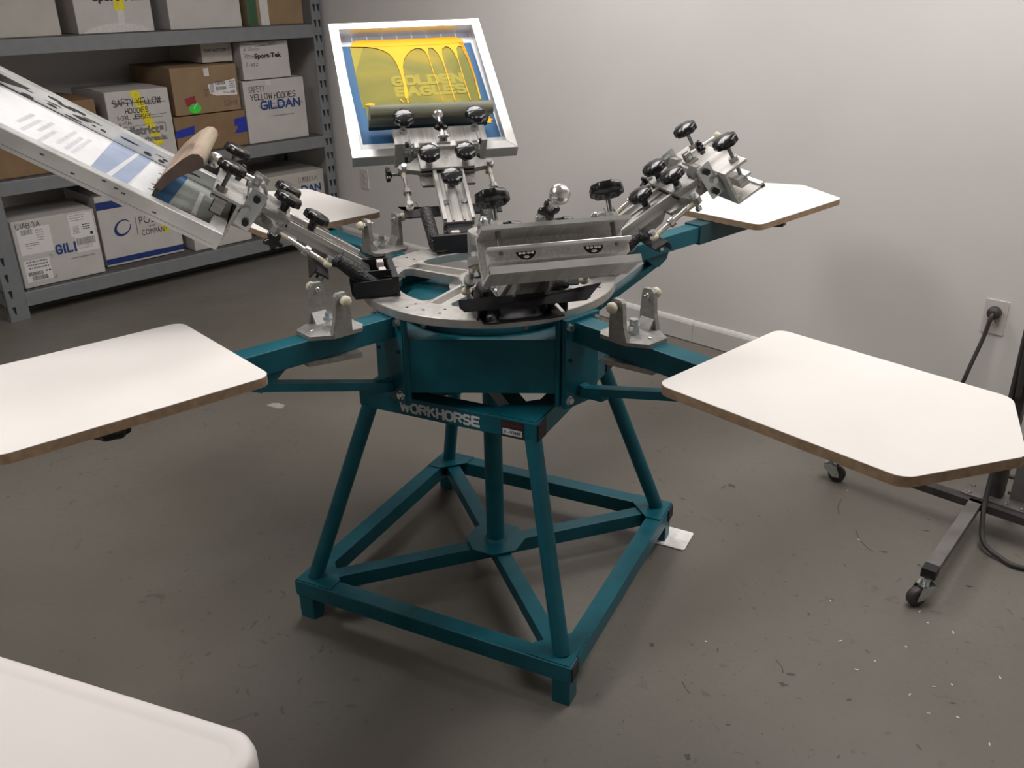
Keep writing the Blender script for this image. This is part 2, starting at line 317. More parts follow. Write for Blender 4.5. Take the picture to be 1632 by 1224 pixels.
def basis(o, x, y, z): return Matrix(((x[0], y[0], z[0], o[0]), (x[1], y[1], z[1], o[1]), (x[2], y[2], z[2], o[2]), (0, 0, 0, 1)))

# ------------------------------------------------------------------ the room
wa = R(-41.3); wu = Vector((math.cos(wa), math.sin(wa), 0)); wn = Vector((-wu.y, wu.x, 0)); W0 = Vector((.80, 1.885, 0))
sa = R(48); su = Vector((math.cos(sa), math.sin(sa), 0)); sn = Vector((-su.y, su.x, 0)); P0 = Vector((-2.639, 2.154, 0))
# corner of the wall behind the shelves and the long wall
LW = P0+sn*.68
t_ = ((W0-LW).dot(wn))/su.dot(wn); CORN = LW+su*t_
TW = basis(CORN, wu, wn, (0, 0, 1)); TL = basis(CORN, -su, sn, (0, 0, 1))   # x along the wall
fl = [CORN-wu*.1-su*(-.1), CORN+wu*7.2+wn*.1, CORN+wu*7.2-su*7.0, CORN-wu*.1-su*7.0]
mb = MB(); mb.prism([(p.x, p.y) for p in fl], -.08, 0, 'floor')
MARKS = [(.77, .520, .022), (.745, .507, .018), (0.594, 0.429, 0.013), (1.165, 0.137, 0.013), (1.33, 0.256, 0.0096), (1.361, 0.319, 0.008), (1.242, 0.072, 0.0112), (0.734, -0.434, 0.014), (0.878, -0.482, 0.0128), (0.993, -0.624, 0.0162), (0.806, -0.657, 0.0096), (0.762, -0.399, 0.012), (0.977, -0.309, 0.0096), (1.349, -0.027, 0.015), (0.85, -0.082, 0.0064), (0.712, -0.078, 0.0064), (0.426, -0.3, 0.0112), (0.53, -0.297, 0.008), (0.593, -0.315, 0.009), (0.863, -0.164, 0.0112), (0.584, 0.033, 0.0064), (0.458, 0.084, 0.0064), (1.122, -0.485, 0.008), (0.578, -0.57, 0.008), (0.472, -0.668, 0.0152), (0.841, -0.36, 0.008), (1.026, 0.066, 0.0112), (0.72, -0.142, 0.008), (0.889, 0.114, 0.008)]
r_ = random.Random(11)
for i in range(230):      # fine chips, thickest right of the press and near the camera
    MARKS.append((r_.gauss(.62, .38), r_.gauss(-.33, .30), r_.uniform(.0015, .0045)))
for i in range(60): MARKS.append((r_.uniform(-1.6, 1.8), r_.uniform(-1.2, 1.3), r_.uniform(.0015, .004)))
Id = Matrix()
for i, (x, y, r0) in enumerate(MARKS):
    a_ = r_.uniform(0, 6.3); e_ = r_.uniform(.35, .8); pts = []
    for k in range(10):
        q = 2*math.pi*k/10; rr = r0*.72*r_.uniform(.35, 1.25); px_, py_ = rr*math.cos(q)*1.25, rr*e_*math.sin(q); pts.append((x+px_*math.cos(a_)-py_*math.sin(a_), y+px_*math.sin(a_)+py_*math.cos(a_)))
    flat(mb, pts, 'stain', Id, .0004)
for pts in ([(1.113, 0.257), (1.109, 0.204), (1.118, 0.158), (1.13, 0.136)], [(1.12, 0.438), (1.094, 0.385), (1.085, 0.341)], [(0.735, -0.346), (0.745, -0.372), (0.743, -0.394)], [(0.488, -0.432), (0.494, -0.457), (0.502, -0.473)]): stroke(mb, pts, .003, 'stain', Id, .0005)
for i in range(3): flat(mb, [(-1.0+.03*math.cos(k*.7)*r_.uniform(.5, 1.2)+.015*i, 1.135+.022*math.sin(k*.7)*r_.uniform(.5, 1.2)-.01*i) for k in range(9)], 'pale', Id, .0004+.0001*i)
struct('floor', mb)
mb = MB(); mb.prism([(p.x, p.y) for p in fl], CEIL, CEIL+.08, 'ceil'); struct('ceiling', mb)
struct('wall_back', MB().box((-.1, 0, 0), (7.1, .1, CEIL), 'wall'), TW)
struct('wall_left', MB().box((0, 0, 0), (7.0, .1, CEIL), 'wall'), TL)
struct('wall_right', MB().box((0, 0, 0), (6.95, .1, CEIL), 'wall'), basis(CORN+wu*7.1, -su, wu, (0, 0, 1)))
struct('wall_front', MB().box((-.05, -.1, 0), (7.0, 0, CEIL), 'wall'), basis(CORN-su*6.95, wu, su, (0, 0, 1)))
mb = MB(); x = 0
for seg in (1.62, 1.83, 1.22, 2.3):      # boards butted end to end, rounded at the top
    L_ = seg-.002; prof = [(-.016, .004), (0, .004), (0, .108), (-.006, .106), (-.012, .098), (-.016, .088)]
    vs = [(x, a, z) for a, z in prof]+[(x+L_, a, z) for a, z in prof]; k = len(prof)
    mb.add(vs, [(i, (i+1) % k, k+(i+1) % k, k+i) for i in range(k)]+[tuple(range(k-1, -1, -1)), tuple(range(k, 2*k))], 'base'); x += seg
struct('baseboard_back', mb, TW)
mb = MB()
mb.add([(0, a, z) for a, z in prof]+[(6.9, a, z) for a, z in prof], [(i, (i+1) % k, k+(i+1) % k, k+i) for i in range(k)]+[tuple(range(k-1, -1, -1)), tuple(range(k, 2*k))], 'base')
struct('baseboard_left', mb, basis(CORN, -su, sn, (0, 0, 1)))
for (loc, rz, sx, sy, pw) in LAMPS:
    t = empty('ceiling_light', (loc[0], loc[1], CEIL), 'recessed fluorescent ceiling light over the ' + {-.3: 'back of the press', 1.35: 'right platen', -1.5: 'left platen'}[loc[0]], 'light', 'ceiling lights', R(rz))
    MB().box((-sx/2-.04, -sy/2-.04, -.05), (sx/2+.04, sy/2+.04, 0), 'shelf').build('light_housing', t)
    MB().box((-sx/2, -sy/2, -.058), (sx/2, sy/2, -.05), 'diff').build('diffuser', t)

# ------------------------------------------------------------------ the press: stand
press = empty('screen_printing_press', (0, 0, 0), 'teal four-arm manual screen printing press in the middle of the room', 'printing press')
psi = R(-23.41)
def sq(k, rad, z):
    a = psi+R([-135, -45, 45, 135][k]); return Vector((rad*math.cos(a), rad*math.sin(a), z))
def stand_frame(half, z0, z1, w, name, ext):
    """four welded square tubes with two diagonals and corner gussets"""
    mb = MB(); T = Matrix.Rotation(psi, 4, 'Z'); zc = (z0+z1)/2; h = z1-z0
    mb.box((-half, -half, z0), (half, -half+w, z1), 'teal', T, .003); mb.box((-half, half-w, z0), (half, half, z1), 'teal', T, .003)
    mb.box((-half, -half+w, z0+.0005), (-half+w, half-w, z1-.0005), 'teal', T); mb.box((half-w, -half+w, z0+.0005), (half, half-w, z1-.0005), 'teal', T)
    for s in (1, -1): mb.bar((-half+w*.7, -s*(half-w*.7), zc-.001), (half-w*.7, s*(half-w*.7), zc-.001), w*.86, h-.006, 'teal', T)
    g = w*2.4
    for sx in (-1, 1):
        for sy in (-1, 1):
            mb.prism([(sx*(half-.004), sy*(half-.004)), (sx*(half-g), sy*(half-.004)), (sx*(half-g), sy*(half-w)), (sx*(half-w), sy*(half-g)), (sx*(half-.004), sy*(half-g))], z1, z1+.003, 'teal', T)
    return mb.build(name, press)
base = stand_frame(.4042, .072, .1195, .048, 'base_frame', 0)
a = .4042; T = Matrix.Rotation(psi, 4, 'Z')
for k, (sx, sy) in enumerate([(-1, -1), (1, -1), (1, 1), (-1, 1)]):
    MB().box((sx*(a-.004)-(.046 if sx > 0 else 0), sy*(a-.004)-(.046 if sy > 0 else 0), 0), (sx*(a-.004)+(.046 if sx < 0 else 0), sy*(a-.004)+(.046 if sy < 0 else 0), .0725), 'teal', T, .002).build('foot', press)
    mb = MB(); mb.box((a-.001, -a+.004, .076), (a+.0035, -a+.046, .1155), 'cap', T, .002) if k == 1 else None
    if k == 0: mb.box((-a-.0035, -a+.003, .074), (-a+.001, -a+.046, .1165), 'cap', T, .002)
    if k == 2: mb.box((a-.001, a-.046, .076), (a+.0035, a-.004, .1155), 'cap', T, .002)
    if k == 3: mb.box((-a-.0035, a-.046, .076), (-a+.001, a-.004, .1155), 'cap', T, .002)
    mb.build('end_cap', press)
MB().prism([(sx_*.085*math.cos(R(q)), sx_*.085*math.sin(R(q))) for sx_, q in [(1, i*45+22.5) for i in range(8)]], .1195, .1235, 'teal', T).build('centre_plate', press)
mb = MB(); mb.cyl((0, 0, .12), (0, 0, .86), .0255, 'teal', 28); mb.lathe([(.034, .1235), (.027, .132)], 'teal', None, 24); mb.build('centre_column', press)
for k in range(4):
    mb = MB(); mb.cyl(sq(k, .515, .119), sq(k, .325, .607), .0205, 'teal', 22); mb.build('stand_leg', press)
top = stand_frame(.2475, .605, .655, .05, 'upper_frame', 0)
h2 = .2475
for sx, sy in ((1, -1), (-1, -1), (1, 1), (-1, 1)):
    MB().box((sx*h2-(.001 if sx > 0 else .004), sy*h2-(.047 if sy > 0 else -.003), .608), (sx*h2+(.004 if sx > 0 else .001), sy*h2+(.047 if sy < 0 else -.003), .652), 'cap', T, .002).build('end_cap', press)
# lettering and number plate on the front tube of the upper frame
TF = T @ basis((0, -h2, .605), (1, 0, 0), (0, 0, 1), (0, -1, 0))
mb = MB(); letters(mb, 'WORKHORSE', -.128, .098, .0100, .0390, 'text_w', TF, .23, .33, 0, 1, .0008); mb.build('lettering', press)
mb = MB(); mb.prism([(.155, .004), (.214, .004), (.214, .045), (.155, .045)], 0, .0012, 'ink', TF); put_text(mb, 'Serial Number', .160, .209, .031, .040, 'red', TF, 0, 0, 1, .0018)
flat(mb, [(.159, .008), (.210, .008), (.210, .024), (.159, .024)], 'text_w', TF, .0016); put_text(mb, '9 - 07849', .163, .206, .0115, .0205, 'ink', TF, .01, 0, 1, .0022); mb.build('serial_plate', press)

# ------------------------------------------------------------------ lower carousel (octagonal skirted hub)
mb = MB(); pts = []
for st in (0, 90, 180, 270):
    for s in (-.058, .058):
        a0 = R(45+st); pts.append((.298*math.cos(a0)-s*math.sin(a0), .298*math.sin(a0)+s*math.cos(a0)))
n = len(pts)
mb.add([(x, y, .70) for x, y in pts]+[(x, y, .834) for x, y in pts], [(i, (i+1) % n, n+(i+1) % n, n+i) for i in range(n)], 'teal')
mb.add([(x*.985, y*.985, .70) for x, y in pts]+[(x*.985, y*.985, .832) for x, y in pts], [(n+i, n+(i+1) % n, (i+1) % n, i) for i in range(n)], 'teal')
mb.add([(x, y, .70) for x, y in pts]+[(x*.985, y*.985, .70) for x, y in pts], [(n+i, n+(i+1) % n, (i+1) % n, i) for i in range(n)], 'teal')
mb.prism([(x*.99, y*.99) for x, y in pts], .828, .834, 'teal'); mb.lathe([(.225, .834), (.225, .848), (.205, .862), (.12, .864)], 'teal', None, 48)
for st in range(4):
    aa = R(st*90+45); T2 = Matrix.Rotation(aa, 4, 'Z'); mb.box((.298, -.058, .668), (.311, .058, .886), 'teal', T2, .0015)
    mb.box((.04, -.02, .70), (.296, .02, .74), 'teal', T2)
mb.lathe([(.06, .67), (.06, .834)], 'teal', None, 24)
mb.build('lower_carousel', press)
MB().lathe([(.10, .864), (.10, .887)], 'cast', None, 36).build('bearing_housing', press)

# ------------------------------------------------------------------ platen arms with gates and platens
ARMS = {'fr': (-45, -.0055, 0., 1.16), 'fl': (-135, .0138, .0216, 1.18), 'br': (45, .0077, .1934, 1.36), 'bl': (135, .0102, .0622, 1.2)}
def arm_T(az, tl):
    a = R(az); o = Vector((math.cos(a), math.sin(a), 0)); s = Vector((-math.sin(a), math.cos(a), 0)); x = (o+Vector((0, 0, tl))).normalized()
    return basis((0, 0, 0), x, s, x.cross(s))
def bolt(mb, c, d, r, L_, m='zinc', T=None):
    c = Vector(c); d = Vector(d).normalized(); mb.cyl(c, c+d*.002, r*1.35, m, 18, T); mb.hexn(c+d*.002, c+d*(.002+L_), r, m, T)
gate_proto = None
def build_arm(key):
    az, tl, dr, rend = ARMS[key]; T = arm_T(az, tl)
    mb = MB(); mb.box((.325, -.0262, .8305), (rend, .0262, .8806), 'teal', None, .002)
    mb.box((.312, -.055, .668), (.326, .055, .890), 'teal', None, .0015)
    mb.prism([(.40, .80), (.40, .8305), (.33, .8305), (.33, .74)][::-1] if False else [(.327, .69), (.327, .72), (.40, .712), (.40, .70)], -.012, .012, 'teal', basis((0, 0, 0), (1, 0, 0), (0, 0, 1), (0, -1, 0)))
    mb.prism([(.60, .8305), (.71, .8305), (.70, .808), (.665, .79), (.64, .80)], -.018, .018, 'teal', basis((0, 0, 0), (1, 0, 0), (0, 0, 1), (0, -1, 0)))
    arm = mb.build('platen_arm', press, T)
    mb = MB(); mb.bar((.328, 0, .703), (.68, 0, .806), .030, .019, 'teal'); mb.build('arm_brace', arm)
    for (s, z) in ((.043, .872), (-.043, .872), (.043, .690), (-.043, .690)):
        mb = MB(); bolt(mb, (.326, s, z), (1, 0, 0), .008, .008); mb.build('bolt', arm)
    for (s, z) in ((.040, .80), (-.04, .79)):
        mb = MB(); mb.cyl((.326, s, z), (.331, s, z), .004, 'cap', 12); mb.build('set_screw', arm)
    # registration gate
    mb = MB(); mb.prism([(.415, -.038), (.43, -.056), (.50, -.056), (.545, -.030), (.545, .030), (.50, .056), (.43, .056), (.415, .038)], .8808, .8895, 'cast')
    for s in (-1, 1):
        pr = [(.462, .8895), (.462, .925), (.466, .972), (.472, .979), (.492, .979), (.498, .972), (.502, .925), (.512, .8895)]
        pts = [(x-.008, z) for x, z in pr]
        TT = basis((0, 0, 0), (1, 0, 0), (0, 0, 1), (0, -1, 0))
        mb.prism(pts, -s*.045 if s < 0 else -.056, -s*.045+.011 if s < 0 else -.045, 'cast', TT)
        mb.prism([(-.045*0+.028, .8895), (.047, .8895), (.047, .912)], -.495, -.46, 'cast', basis((0, 0, 0), (0, s, 0), (0, 0, 1), (-1, 0, 0))) if False else mb.add([(.458, s*.028, .8895), (.494, s*.028, .8895), (.458, s*.046, .8895), (.494, s*.046, .8895), (.458, s*.046, .915), (.494, s*.046, .915)], [(0, 1, 5, 4), (0, 4, 2), (1, 3, 5)], 'cast')
    mb.prism([(.43, -.05), (.55, -.02), (.55, .02), (.43, .05)], .818, .830, 'cast')
    mb.build('registration_gate', arm)
    mb = MB(); mb.cyl((.476, 0, .8895), (.476, 0, .893), .0145, 'zinc', 20); mb.hexn((.476, 0, .893), (.476, 0, .906), .0125, 'zinc'); mb.cyl((.476, 0, .906), (.476, 0, .9085), .0145, 'zinc', 20); mb.hexn((.476, 0, .9085), (.476, 0, .922), .0105, 'zinc'); mb.build('bolt', arm)
    mb = MB(); mb.sphere((.522, 0, .8895), .005, 'bright', None, (1, 1, .8), 12); mb.build('set_screw', arm)
    for s in (-1, 1):
        mb = MB(); mb.hexn((.474, s*.056, .964), (.474, s*.063, .964), .0095, 'zinc'); mb.cyl((.474, s*.03, .964), (.474, s*.066, .964), .0035, 'zinc', 10); mb.sphere((.474, s*.044, .964), .006, 'bright', None, (1, .5, 1), 12)
        mb.lathe([(.006, 0), (.0125, .004), (.0125, .012), (.009, .017), (.003, .018)], 'nylon', basis((.474, s*.063, .964), (1, 0, 0), (0, 0, 1), (0, s, 0)), 8, True); mb.build('nylon_bolt', arm)
    # sliding clamp under the platen
    ri = .705+dr; c0 = ri-.055 if key == 'br' else ri+.03
    mb = MB(); mb.box((c0, -.031, .824), (ri+.36, .031, .8862), 'tsleeve', None, .002); mb.box((ri+.05, -.11, .8863), (ri+.32, .11, .8885), 'steel'); mb.build('platen_bracket', arm)
    mb = MB(); TK = basis((ri+.27, -.09 if key == 'br' else .095, .868), (1, 0, 0), (0, 1, 0), (0, 0, 1)); mb.lathe([(.012, .018), (.012, -.008), (.030, -.010), (.033, -.016), (.031, -.030), (.02, -.033)], 'knob', TK, 48, True, 7, .07); mb.build('clamp_knob', arm)
    # platen: white laminate on brown board, pointed outer end
    hw = .2032; pts = rounded([(ri, -hw), (ri+.474, -hw), (ri+.572, 0), (ri+.474, hw), (ri, hw)], [.026, .035, .03, .035, .026], 7)
    mb = MB(); mb.prism(pts, .8887, .9066, 'mdf'); mb.prism(pts, .9066, .9077, 'lam'); pl = mb.build('platen', press, T); return arm
for k in ARMS: build_arm(k)

# ------------------------------------------------------------------ upper disc (spoked ring)
mb = MB(); ns = 96
vs = []; fs = []
prof = [(.234, .887), (.3185, .887), (.3192, .8885), (.3192, .9065), (.3180, .9082), (.236, .9082), (.234, .907)]
for (r, z) in prof:
    for k in range(ns): vs.append((r*math.cos(2*math.pi*k/ns), r*math.sin(2*math.pi*k/ns), z))
for i in range(len(prof)):
    j = (i+1) % len(prof)
    for k in range(ns): fs.append((i*ns+k, i*ns+(k+1) % ns, j*ns+(k+1) % ns, j*ns+k))
mb.add(vs, fs, 'ring')
for q in range(4):
    T2 = Matrix.Rotation(R(153+90*q), 4, 'Z')
    mb.prism([(.05, -.034), (.225, -.026), (.24, -.045), (.24, .045), (.225, .026), (.05, .034)], .887, .893, 'ring', T2)
    for s in (-1, 1):
        mb.prism([(.05, s*.034), (.235, s*.034 if False else s*.027), (.235, s*.018), (.05, s*.024)], .893, .906, 'ring', T2)
        mb.add([(.05, s*.024, .906), (.235, s*.018, .906), (.235, s*.0145, .896), (.05, s*.0195, .896), (.05, s*.0195, .893), (.235, s*.0145, .893)], [(0, 1, 2, 3) if s > 0 else (3, 2, 1, 0), (3, 2, 5, 4) if s > 0 else (4, 5, 2, 3)], 'ring')
    for s in (-1, 1):   # fillets where the spoke meets the ring
        mb.prism([(.205, s*.0265), (.238, s*.0265), (.238, s*.055), (.228, s*.040), (.218, s*.031)], .888, .907, 'ring', T2)
    for (r_, a_) in ((.262, -9), (.262, 9), (.29, -9), (.29, 9)):
        x_ = r_*math.cos(R(a_)); y_ = r_*math.sin(R(a_)); mb.cyl((x_, y_, .9080), (x_, y_, .9085), .0035, 'hole', 12, T2)
mb.cyl((-.13, -.255, .9082), (-.13, -.255, .9092), .0045, 'zinc', 12)
mb.lathe([(.078, .885), (.078, .905), (.074, .908)], 'ring', None, 40)
mb.build('upper_disc', press)
mb = MB(); mb.lathe([(.050, .905), (.050, .966), (.0485, .967)], 'cast', None, 40); mb.lathe([(.0485, .967), (.050, .969), (.050, 1.024), (.047, 1.027)], 'cast', None, 40); mb.build('centre_hub', press)
mb = MB(); mb.cyl((-.008, -.02, 1.027), (-.008, -.02, 1.031), .017, 'zinc', 20); mb.hexn((-.008, -.02, 1.031), (-.008, -.02, 1.046), .0145, 'zinc'); mb.lathe([(.0125, 1.046), (.0125, 1.056), (.008, 1.064), (.002, 1.066)], 'zinc', Matrix.Translation((-.008, -.02, 0)), 18); mb.build('dome_nut', press)
for q in range(8):
    a_ = R(q*45-70); mb = MB(); mb.cyl((.305*math.cos(a_), .305*math.sin(a_), .876), (.305*math.cos(a_), .305*math.sin(a_), .888), .007, 'dzinc', 10); mb.build('stop_bolt', press)

# ------------------------------------------------------------------ print heads
def head_T(az, e, dl):
    az = R(az); e = R(e); Z = Vector((0, 0, 1)); o = Vector((math.cos(az), math.sin(az), 0)); s = Vector((-math.sin(az), math.cos(az), 0))
    return basis(o*.3+Z*.95+s*dl, o*math.cos(e)+Z*math.sin(e), s, -o*math.sin(e)+Z*math.cos(e)), basis((0, 0, 0), o, s, Z)
HEADS = {'B': (106.5, 33.2, .0121), 'L': (195.63, 33.27, -.0119), 'F': (-72.94, 34.15, -.007), 'R': (19.365, 31.38, .0094)}
XZ = basis((0, 0, 0), (1, 0, 0), (0, 0, 1), (0, -1, 0))      # local x, z outline extruded along -y
def knob(mb, c, r=.031, stem=.03, th=.018, shaft=None, srad=.0045, T=None):
    """lobed plastic hand knob, top face at c"""
    K = Matrix.Translation(c)
    if T: K = T @ K
    mb.lathe([(r*.5, -th*.6), (r*.86, -th*.62), (r*.88, -th), (r*.97, -th), (r*1.0, -th*.9), (r, -th*.3), (r*.96, -th*.12), (r*.88, -th*.02), (r*.6, .002), (.004, .0035)], 'knob', K, 64, True, 9, .04)
    if stem: mb.lathe([(.0085, -th-stem), (.0105, -th-stem*.3), (.014, -th)], 'knob', K, 20)
    if shaft: mb.cyl((c[0], c[1], c[2]-th-stem), (c[0], c[1], c[2]-th-stem-shaft), srad, 'dzinc', 14, T)
def star(mb, c, d, r, L_, T=None, m='knob', n=5):
    d = Vector(d).normalized(); q = d.to_track_quat('Z', 'Y').to_matrix().to_4x4(); q.translation = Vector(c)
    if T: q = T @ q
    mb.lathe([(.008, -L_*.2), (.0085, L_*.1)], m, q, 16); mb.lathe([(r*.7, 0), (r*.86, L_*.12), (r*.86, L_*.5), (r*.6, L_*.6)], m, q, n*10, True, n, .26)
def build_head():
    """returns list of (name, MB) in head space; first is the part itself"""
    P = []
    beam = MB()     # grooved channel beam
    beam.box((.028, -.044, -.006), (.335, .044, .012), 'extr')
    for s in (-1, 1):
        beam.box((.03, s*.040-.005, .012), (.30, s*.040+.005, .024), 'extr'); beam.box((.03, s*.016-.0035, .012), (.245, s*.016+.0035, .0165), 'cast')
        beam.prism([(.03, -.006), (.20, -.006), (.17, -.03), (.12, -.036), (.06, -.02)], s*.034-.003, s*.034+.003, 'cast', XZ)
    beam.box((-.005, -.036, -.014), (.045, .036, .004), 'blk')
    P.append(('print_head', beam))
    c = MB()        # cross slide casting with wings for the tie rods
    c.prism(rounded([(.188, -.078), (.205, -.082), (.300, -.082), (.300, .082), (.205, .082), (.188, .078)], .004, 3), -.010, -.001, 'cast'); c.prism(rounded([(.228, -.086), (.300, -.086), (.300, .086), (.228, .086)], .003, 3), -.001, .009, 'cast')
    c.prism(rounded([(.222, -.080), (.30, -.080), (.30, .080), (.222, .080)], .004, 3), .0245, .033, 'cast')
    c.box((.226, -.078, .009), (.295, .078, .0245), 'extr'); c.box((.222, -.079, .015), (.226, .079, .019), 'hole')
    for s in (-1, 1): c.prism([(.226, s*.078), (.285, s*.078), (.272, s*.094), (.262, s*.104), (.256, s*.137), (.246, s*.143), (.236, s*.137), (.232, s*.104)], .003, .020, 'cast')
    for s in (-1, 1): c.prism([(.285, .005), (.300, .005), (.315, .05), (.300, .058), (.283, .04)], s*.055-.018, s*.055+.018, 'cast', XZ)
    P.append(('cross_slide', c))
    c = MB(); c.box((.296, -.088, .012), (.318, .088, .046), 'extr', None, .002); c.box((.292, -.088, .022), (.322, .088, .030), 'extr'); c.box((.318, -.10, -.03), (.334, .10, .012), 'extr', None, .002); P.append(('tilt_bar', c))
    for s in (-1, 1):
        c = MB(); c.prism(rounded([(.288, .062), (.326, .066), (.330, -.026), (.294, -.030)], .004, 3), s*.100-.0018, s*.100+.0018, 'zinc', XZ)
        P.append(('side_plate', c))
        for (x, z, mm) in ((.308, .046, 'blk'), (.318, .014, 'zinc'), (.308, -.012, 'blk')):
            c = MB(); c.cyl((x, s*.1018, z), (x, s*.1038, z), .0105, 'zinc', 18); c.hexn((x, s*.1038, z), (x, s*.113, z), .0085, mm); P.append(('bolt', c))
        c = MB(); c.cyl((.111, s*.127, -.010), (.111, s*.127, .004), .0055, 'zinc', 12); c.hexn((.111, s*.127, .004), (.111, s*.127, .013), .009, 'zinc'); c.hexn((.111, s*.127, -.046), (.111, s*.127, -.034), .009, 'zinc')
        c.sphere((.111, s*.127, -.006), .0115, 'nylon', None, (1, 1, .8)); c.cyl((.111, s*.127, -.006), (.142, s*.127, -.002), .006, 'nylon', 14)
        c.cyl((.135, s*.127, -.003), (.158, s*.127, -.001), .0062, 'bright', 16); c.cyl((.163, s*.127, -.0005), (.215, s*.127, .005), .0062, 'bright', 16)
        c.cyl((.160, s*.127, -.0008), (.172, s*.127, .0007), .0125, 'bright', 20); c.sphere((.243, s*.126, .004), .0115, 'nylon', None, (1, 1, .8)); c.cyl((.243, s*.126, .004), (.212, s*.127, .004), .0065, 'nylon', 14)
        c.cyl((.243, s*.126, -.014), (.243, s*.126, .024), .005, 'zinc', 12); c.hexn((.243, s*.126, .022), (.243, s*.126, .031), .0085, 'zinc'); c.hexn((.243, s*.126, -.018), (.243, s*.126, -.010), .0085, 'zinc')
        P.append(('tie_rod', c))
        c = MB(); c.tube([(.105, s*.088, -.012), (.085, s*.086, .004), (.05, s*.084, .0), (.01, s*.08, -.008), (-.03, s*.078, -.012), (-.055, s*.076, -.018)], .015, 'sleeve', 14, None, [.008, .0165, .0185, .0170, .0175, .009]); P.append(('spring_sleeve', c))
        c = MB(); c.tube([(.085, s*.070, .004), (.085, s*.086, .020), (.085, s*.102, .004), (.09, s*.115, .035)], .0009, 'blk', 5); c.tube([(-.03, s*.08, -.002), (-.025, s*.06, .014), (-.07, s*.10, .045)], .0011, 'blk', 5); P.append(('cable_tie', c))
        c = MB(); knob(c, (.245, s*.053, .080), .031, .024); c.hexn((.245, s*.053, .033), (.245, s*.053, .041), .0115, 'zinc'); P.append(('hand_knob', c))
        # clamp knobs on long screws
        c = MB(); knob(c, (.383, s*.108, .0935), .031, .0, .018, .10, .0048); c.hexn((.383, s*.108, .027), (.383, s*.108, .038), .0125, 'cast'); P.append(('clamp_knob', c))
    c = MB(); c.box((.094, -.142, -.034), (.128, .142, -.029), 'blk', None, .001); c.prism([(-.15, -.029), (.150, -.029), (.158, -.020), (.120, -.055), (-.14, -.055), (-.15, -.045)], -.130, -.127, 'blk', basis((0, 0, 0), (0, 1, 0), (0, 0, 1), (-1, 0, 0)) if False else basis((0, 0, 0), (0, 1, 0), (0, 0, 1), (1, 0, 0)) @ Matrix.Translation((0, 0, .258)))
    P.append(('rod_bar', c))
    c = MB(); knob(c, (.164, 0, .063), .031, .028); c.hexn((.164, 0, .012), (.164, 0, .021), .0115, 'cast'); P.append(('hand_knob', c))
    for s in (-1, 1):
        c = MB(); c.hexn((.10, s*.026, .012), (.10, s*.026, .019), .0085, 'zinc'); P.append(('bolt', c))
    c = MB(); c.cyl((.243, .135, -.004), (.243, .168, -.004), .0048, 'dzinc', 12); star(c, (.243, .165, -.004), (0, 1, 0), .021, .022); P.append(('star_knob', c))
    # channel clamp that grips the screen frame, open outwards
    c = MB(); H = .139
    c.prism([(.334, .027), (.334, -.064), (.415, -.064), (.415, -.0585), (.3405, -.0585), (.3405, .0205), (.399, .0205), (.399, .027)], -H, H, 'extr', XZ)
    c.box((.405, -H, -.0665), (.4155, H, -.0525), 'frame_al'); c.box((.3965, -H-.0005, .0195), (.3998, H+.0005, .0275), 'frame_al'); c.box((.3405, -H, -.0585), (.3475, H, -.045), 'extr')
    c.box((.325, -.10, .0), (.335, .10, .02), 'extr')
    P.append(('screen_clamp', c))
    # squeegee holder rod with ball end
    c = MB(); c.box((.305, -.020, .046), (.335, .020, .052), 'cast'); c.box((.31, -.011, .048), (.328, -.005, .074), 'cast'); c.box((.31, .005, .048), (.328, .011, .074), 'cast'); c.cyl((.319, -.016, .063), (.319, .016, .063), .005, 'zinc', 12)
    c.cyl((.319, 0, .063), (.410, 0, .060), .006, 'bright', 14); P.append(('squeegee_rod', c))
    c = MB(); star(c, (.352, 0, .062), (1, 0, 0), .019, .024, None, 'knob', 4); P.append(('star_knob', c))
    return P
heads = {}
proto = None
parts = build_head()
